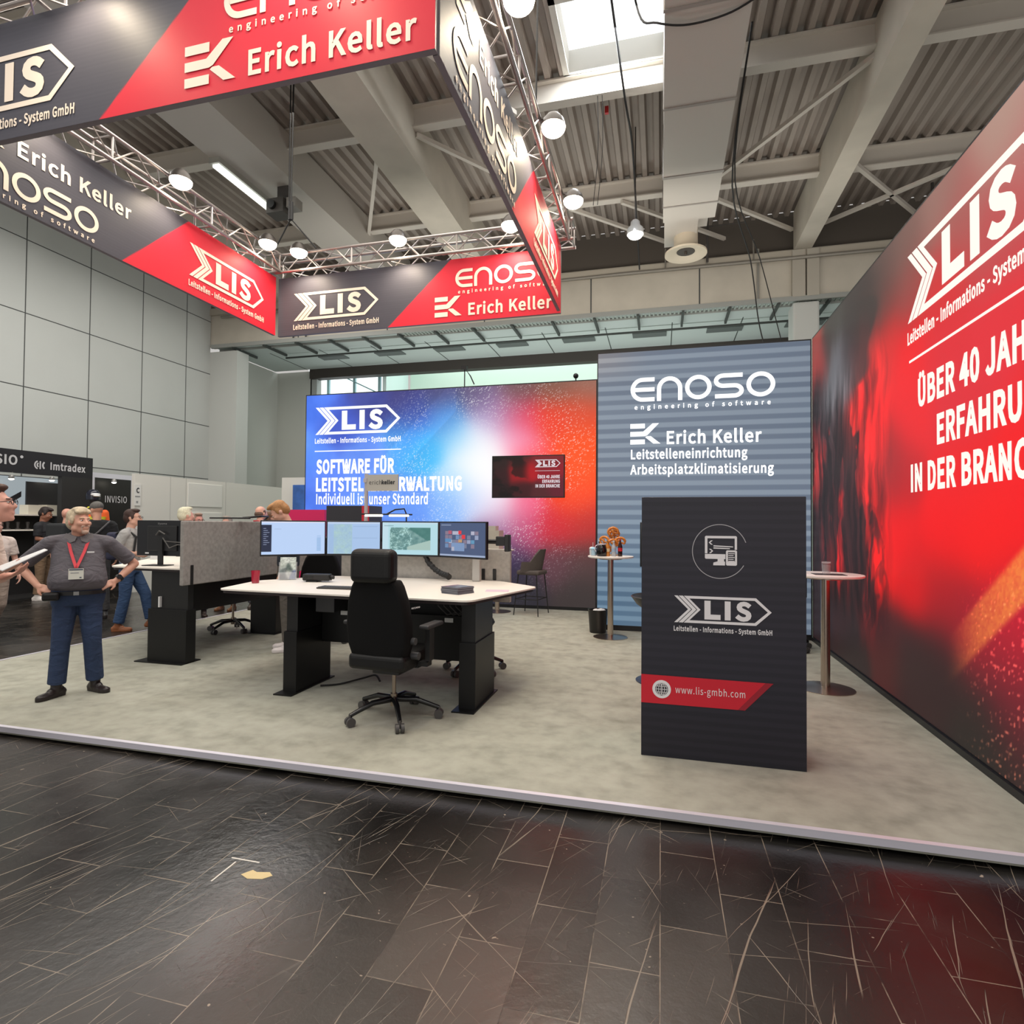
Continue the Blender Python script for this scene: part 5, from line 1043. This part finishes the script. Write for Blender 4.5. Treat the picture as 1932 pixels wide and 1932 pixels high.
for x in (-.105, -.045): obj('socket', MB().cyl((x, -.052, .05), (x, -.049, .05), .022), mat('socket_dark', (10, 10, 10), .5), pb)
obj('plug', MB().cyl((.15, 0, .05), (.185, 0, .05), .02), M_BLK, pb)
kb = thing('keyboard', 'flat dark keyboard on the white control desk beside the chair', 'keyboard', (-2.98, 4.98, DZ), R(3)); obj('housing', MB().box(-.22, .22, -.07, .07, 0, .016), mat('kb', (46, 46, 48), .5), kb, bevel=.006)
km = MB()
for i in range(14):
    for j in range(5): km.box(-.205+.03*i, -.18+.03*i, -.058+.025*j, -.037+.025*j, .016, .02)
obj('keys', km, mat('kb_keys', (60, 60, 62), .5), kb)
for i in range(12):
    a = rr.uniform(-.03, .03)
    bo = thing('brochure', 'brochure in the dark stack on the white control desk' + ('' if i < 11 else ', topmost with a grey picture'), 'brochure', (-1.80+rr.uniform(-.004, .004), 5.0+rr.uniform(-.004, .004), DZ+.0052*i), R(-24)+a, 'stacked brochures on the control desk')
    obj('pages', MB().box(-.105, .105, -.105, .105, 0, .005), mat('brochure_%d' % (i % 3), ((92, 96, 108), (120, 122, 130), (78, 78, 92))[i % 3], .4), bo)
    if i == 11: art('cover', .2, .2, 16, 16, lambda U, V: np.array([104, 110, 122])[None, None]*(.7+.6*vnoise(U*5, V*5, 9))[..., None]+(sstep(.4, 0, U)*40)[..., None]*np.array([1, 0, .1]), artmat('brochure_print', 0., .35), bo).data.transform(Matrix.Translation((-.1, -.1, .0053)) @ Matrix.Rotation(R(-90), 4, 'X') @ Matrix.Translation((0, .003, 0)))
tag(obj('leaflet', MB().box(-.11, .11, -.08, .08, 0, .0015).xf(Matrix.Translation((-1.5, 5.28, DZ)) @ Matrix.Rotation(R(12), 4, 'Z')), mat('leaflet_pink', (214, 190, 206), .4)), 'flat pinkish leaflet beside the brochure stack on the white desk', 'leaflet')
put('leaflet_stand', 'small clear leaflet stand on the raised desk in front of the monitor back', 'stand', (-6.72, 6.45, DZ2), [('holder', MB().box(-.06, .06, -.06, .05, 0, .004).box(-.06, .06, .02, .024, 0, .16), M_GLS, None), ('leaflets', MB().box(-.05, .05, .004, .02, .004, .17), M_LBL, None)], R(30))
put('computer_mouse', 'black computer mouse on the raised white desk', 'mouse', (-6.98, 7.12, DZ2), [('body', MB().ell((0, 0, .012), (.035, .06, .02)), M_BLK, True)], R(60))
# bar table by the striped wall
TB = (-.69, 8.3, 1.15)
def bottle(label, x, y, h, r, liquid, lab, capc, glass=True):
    t = thing('bottle', label, 'bottle', (TB[0]+x, TB[1]+y, TB[2]))
    obj('body', MB().lathe([(r*.9, 0), (r, .01), (r, h*.55), (r*.8, h*.66), (r*.38, h*.82), (r*.38, h*.95), (0, h*.95)], n=24), liquid, t, True)
    obj('bottle_label', MB().lathe([(r*1.02, h*.3), (r*1.02, h*.5)], n=24), lab, t, True); obj('cap', MB().cyl((0, 0, h*.93), (0, 0, h), r*.45), capc, t, True); return t
M_WCAP = mat('cap_white', (214, 220, 230), .4)
bottle('small bottle of amber drink on the bar table by the striped wall', -.03, -.16, .22, .033, mat('amber_drink', (206, 132, 52), .1, alpha=.85), mat('label_cream', (214, 196, 150), .5), mat('cap_gold', (150, 120, 70), .4))
bottle('small clear water bottle with a blue label on the bar table by the striped wall', .055, -.15, .22, .033, mat('water', (196, 206, 214), .05, alpha=.6), mat('label_blue', (150, 178, 206), .5), M_WCAP)
bottle('dark cola bottle with a red label on the bar table by the striped wall', .14, -.12, .24, .031, mat('cola', (40, 18, 16), .1), mat('label_red', (196, 26, 36), .5), mat('cap_red', (190, 26, 34), .4))
bottle('dark bottle with a pale cap behind the black jug on the bar table', -.16, .02, .22, .035, mat('dark_glass', (38, 36, 36), .1), mat('label_grey', (110, 110, 112), .5), M_WCAP)
jg = put('jug', 'black round jug with a steel rim on the bar table by the striped wall', 'jug', (TB[0]-.11, TB[1]-.17, TB[2]), [('body', MB().lathe([(.06, 0), (.075, .02), (.078, .09), (.055, .16), (.05, .165), (0, .165)], n=28), mat('jug_black', (22, 20, 20), .12), True), ('rim', MB().lathe([(.052, .155), (.056, .172), (.05, .175)], n=28), M_ALU, True), ('handle', MB().tube([(-.055, 0, .16), (-.085, 0, .14), (-.095, 0, .09), (-.075, 0, .06)], .008), M_ALU, None)])
for x, y, lb, m in ((-.26, -.02, 'white cup at the edge of the bar table by the striped wall', M_LBL), (-.225, -.13, 'clear glass with blue sachets on the bar table by the striped wall', mat('sachet_blue', (150, 204, 230), .4))):
    t = thing('glass_jar', lb, 'glass', (TB[0]+x, TB[1]+y, TB[2])); obj('glass', MB().lathe([(.04, 0), (.043, .1), (.04, .1), (.037, .008), (0, .008)], n=24), M_GLS, t, True); obj('filling', MB().cyl((0, 0, .01), (0, 0, .085), .034).ell((0, 0, .1), (.042, .042, .025)), m, t, True)
    if y < -.05: obj('stirrer', MB().cyl((-.01, 0, .08), (-.012, 0, .19), .003), M_LBL, t)
ps = put('pretzel_stand', 'pale wooden pretzel stand on the bar table by the striped wall', 'stand', (TB[0]+.03, TB[1]+.08, TB[2]), [('base', MB().lathe([(.1, 0), (.1, .015), (0, .015)], n=28), mat('pale_wood', (206, 178, 140), .6), True), ('rod', MB().cyl((0, 0, .01), (0, 0, .42), .012), mat('pale_wood', (206, 178, 140), .6), True)])
M_PRZ = mat('pretzel', (196, 120, 48), .4, noise=.25, nscale=40)
def pretzel(label, loc, rz, s=1.):
    pts = []
    for i in range(33):
        a = R(-60+300*i/32); pts.append((.075*math.cos(a+R(-60)+PI/2)*s*1.05, 0, .065*math.sin(a+R(-60)+PI/2)*s))
    e0, e1 = V3(pts[0]), V3(pts[-1]); pts = [(e0.x*-.6, -.018, .03*s), (e0.x*.1, -.024, -.012*s)]+pts+[(e1.x*.1, -.02, -.012*s), (e1.x*-.6, -.014, .03*s)]
    t = thing('pretzel', label, 'pretzel', loc, rz, 'pretzels on the wooden stand'); obj('dough', MB().tube(pts, [.019 if 5 < i < len(pts)-6 else .013 for i in range(len(pts))], 10), M_PRZ, t, True); return t
pz_ = [('pretzel hanging highest on the wooden stand', (.03, .03, .34), 8), ('pretzel behind the highest one on the wooden stand', (.04, .13, .30), 20), ('pretzel hanging low beside the black jug', (-.09, .0, .21), -20), ('pretzel low on the stand above the amber bottle', (.03, -.02, .17), 15), ('pretzel low on the stand above the cola bottle', (.13, .02, .20), 10), ('pretzel at the foot of the wooden stand', (-.07, .06, .085), 0)]
for lb, p, a in pz_: pretzel(lb, (TB[0]+p[0], TB[1]+p[1], TB[2]+p[2]), R(a), .86)
# bar table by the red wall
put('tea_glass', 'glass of dark red drink on a black coaster by the red wall', 'glass', (1.56, 6.22, 1.129), [('glass', MB().lathe([(.036, 0), (.042, .12), (.039, .12), (.034, .015), (0, .015)], n=28), M_GLS, True), ('drink', MB().lathe([(.034, .035), (.0385, .105), (0, .105)], n=28), mat('dark_red_drink', (96, 12, 26), .15), True)])
tag(obj('coaster', MB().box(1.44, 1.72, 6.12, 6.3, 1.125, 1.129), mat('coaster', (60, 56, 58), .5)), 'dark paper mat under the glass on the bar table by the red wall', 'mat')
put('drink_can', 'pale metal flask at the edge of the bar table by the dark counter', 'flask', (1.33, 6.26, 1.125), [('body', MB().cyl((0, 0, 0), (0, 0, .12), .03), mat('flask', (176, 166, 150), .3, .6), True), ('lid', MB().cyl((0, 0, .12), (0, 0, .15), .024), M_BLK, True)])
put('coffee_machine', 'beige coffee machine on the bar table behind the monitors', 'machine', (-2.95, 10.05, 1.13), [('body', MB().box(-.15, .16, -.15, .15, 0, .34), mat('machine_beige', (196, 190, 176), .5), None), ('hopper', MB().box(-.12, .08, -.1, .1, .34, .42), mat('machine_beige', (196, 190, 176), .5), None)])
# floor cables and bits
cable([(-3.2, 5.0, .012), (-3.05, 5.1, .012), (-2.9, 5.3, .03), (-2.8, 5.36, .05), (-2.72, 5.3, .012)], .010, 'black cables lying at the foot of the white control desk')
sc_ = MB().prism([(0, 0), (.05, -.02), (.12, -.005), (.15, .03), (.12, .05), (.06, .035), (.03, .045)], .001, lambda a, b, d: (-1.92+a, 2.36+b, FZ+d)); tag(obj('tape_scrap', sc_, mat('scrap_beige', (206, 186, 140), .7)), 'torn beige scrap of tape stuck to the black floor', 'tape')
tag(obj('tape_scrap', MB().box(-2.06, -1.9, 2.46, 2.468, FZ, FZ+.001).box(-2.02, -2.012, 2.28, 2.44, FZ, FZ+.001), mat('scrap_white', (214, 208, 200), .7)), 'two thin white tape strips on the black floor by the torn scrap', 'tape')
# ================================================================== CEILING FITTINGS
pl = put('pendant_lamp', 'lit round pendant lamp hanging from the hall ceiling beside the air duct', 'lamp', (-.52, 11.9, 7.38), [('rod', MB().cyl((0, 0, .4), (0, 0, 2.36), .012), M_PIPE, None), ('shade', MB().lathe([(.05, .42), (.09, .38), (.1, .3), (.16, .24), (.17, .12), (.16, .12), (.1, .26)], n=28), mat('lamp_shade', (196, 196, 196), .3, .3), True), ('lens', MB().ell((0, 0, .11), (.15, .15, .08)), mat('pendant_lens', (255, 250, 240), .3, emit=4), True)])
d_ = bpy.data.lights.new('pendant_glow', 'POINT'); d_.energy = 25; d_.color = (1, .93, .8); d_.shadow_soft_size = .15; o_ = bpy.data.objects.new('pendant_glow', d_); COL.objects.link(o_); o_.parent = pl; o_.location = (0, 0, -.1)
ft = put('ceiling_light', 'long lit fluorescent trough under the wide ceiling duct', 'ceiling light', (-8.36, 10.0, 8.46), [('tray', MB().box(-.12, .12, -.8, 1.3, .05, .17), mat('tray', (160, 158, 150), .5), None), ('tube', MB().box(-.07, .07, -.75, 1.25, .0, .05), mat('fluoro', (250, 255, 246), .3, emit=2.6), None)])
pj = put('projector', 'dark spotlight projector unit hung under the wide ceiling duct', 'projector', (-7.75, 10.35, 8.0), [('body', MB().box(-.2, .2, -.15, .2, 0, .3), mat('projector', (74, 70, 66), .5), None), ('lens', MB().cyl((-.05, -.22, .15), (-.05, -.15, .15), .09), M_BLK, True), ('side_box', MB().box(.24, .45, -.1, .15, .1, .3), mat('projector2', (150, 146, 140), .5), None), ('bracket', MB().box(-.05, .2, 0, .08, .3, .62).box(.2, .3, 0, .08, .25, .34), M_PIPE, None)])
cable([(1.32, 9.2, 9.2), (1.35, 12.0, 8.3), (2.05, 14.6, 7.9), (2.35, 15.4, 6.7), (2.55, 15.5, 5.9)], .016, 'black cable running down past the upright pipes to the striped wall')
cable([(1.32, 9.2, 9.2), (1.4, 12.0, 8.4), (2.25, 14.6, 7.95), (2.75, 15.4, 6.7), (2.95, 15.5, 5.95)], .013, 'second black cable hanging beside the first, nearer the red wall')
cable([(1.28, 7.45, 8.14), (.85, 7.6, 8.06), (.34, 7.65, 8.05), (-.06, 7.55, 8.07), (-.3, 7.6, 8.3), (-.5, 7.7, 9.6)], .014, 'black cable sagging across the air duct to the rooflight')
hp_ = MB()
for x, y, z in ((1.15, 15.6, 8.4), (6.1, 15.3, 8.4)): hp_ = MB().cyl((x, y, z), (x, y, 9.66), .03).cyl((x-.05, y, z+.92), (x+.9, y-.05, z+.9), .012); tag(obj('hanger_pipe', hp_, M_PIPE), 'upright grey hanger pipe %s' % ('near the air outlet' if x < 3 else 'beyond the concrete beam'), 'pipe')
tag(obj('hanger_pipe', MB().cyl((2.42, 15.94, 7.4), (2.42, 15.94, 8.75), .03), mat('bright_pipe', (176, 174, 168), .3, .6)), 'bright upright pipe on the canopy beside the black cables', 'pipe')
cable([(-.78, 9.0, 9.9), (-.62, 10.1, 9.0), (-.55, 11.2, 8.9), (-.56, 13.4, 8.7), (-.56, 15.4, 8.3)], .02, 'dark conduit running from the rooflight along the ceiling')
for x in (-1.02, -1.1): cable([(x, 10.05, 9.3), (x-.02, 10.4, 8.4), (x-.15, 10.8, 7.6)], .006, 'thin wire hanging below the rooflight, %s' % ('nearer the duct' if x > -1.05 else 'nearer the truss'), 'wire', 'wire')
tag(obj('alarm_box', MB().box(-1.06, -.99, 11.0, 11.06, 9.48, 9.61), mat('alarm_red', (200, 40, 44), .4)), 'small red alarm box below the ceiling purlin near the rooflight', 'alarm')
tag(obj('ladder_rails', MB().box(-11.35, -11.31, 15.9, 15.94, 7.42, 8.3).box(-10.9, -10.86, 15.9, 15.94, 7.42, 8.3).box(-11.35, -10.86, 15.9, 15.93, 7.6, 7.63).box(-11.35, -10.86, 15.9, 15.93, 8.0, 8.03), M_PIPE), 'short metal ladder on the hall end wall above the canopy', 'ladder')
cm = thing('security_camera', 'small black camera on top of the orange end of the display wall', 'camera', (-1.55, 10.72, 4.27)); obj('stem', MB().cyl((0, 0, 0), (0, 0, .07), .012), M_BLK, cm); obj('head', MB().ell((0, 0, .10), (.05, .06, .05)), M_BLK, cm, True)
sc2_ = thing('spot_arm', 'black spotlight arm standing on the top edge of the blue wall', 'lamp', (-3.75, 10.72, 4.27)); obj('arm', MB().tube([(0, 0, 0), (0, 0, .38), (.12, 0, .22), (.2, 0, .05)], .012), M_BLK, sc2_); obj('head', MB().box(-.06, .05, -.05, .05, .34, .42), M_BLK, sc2_)
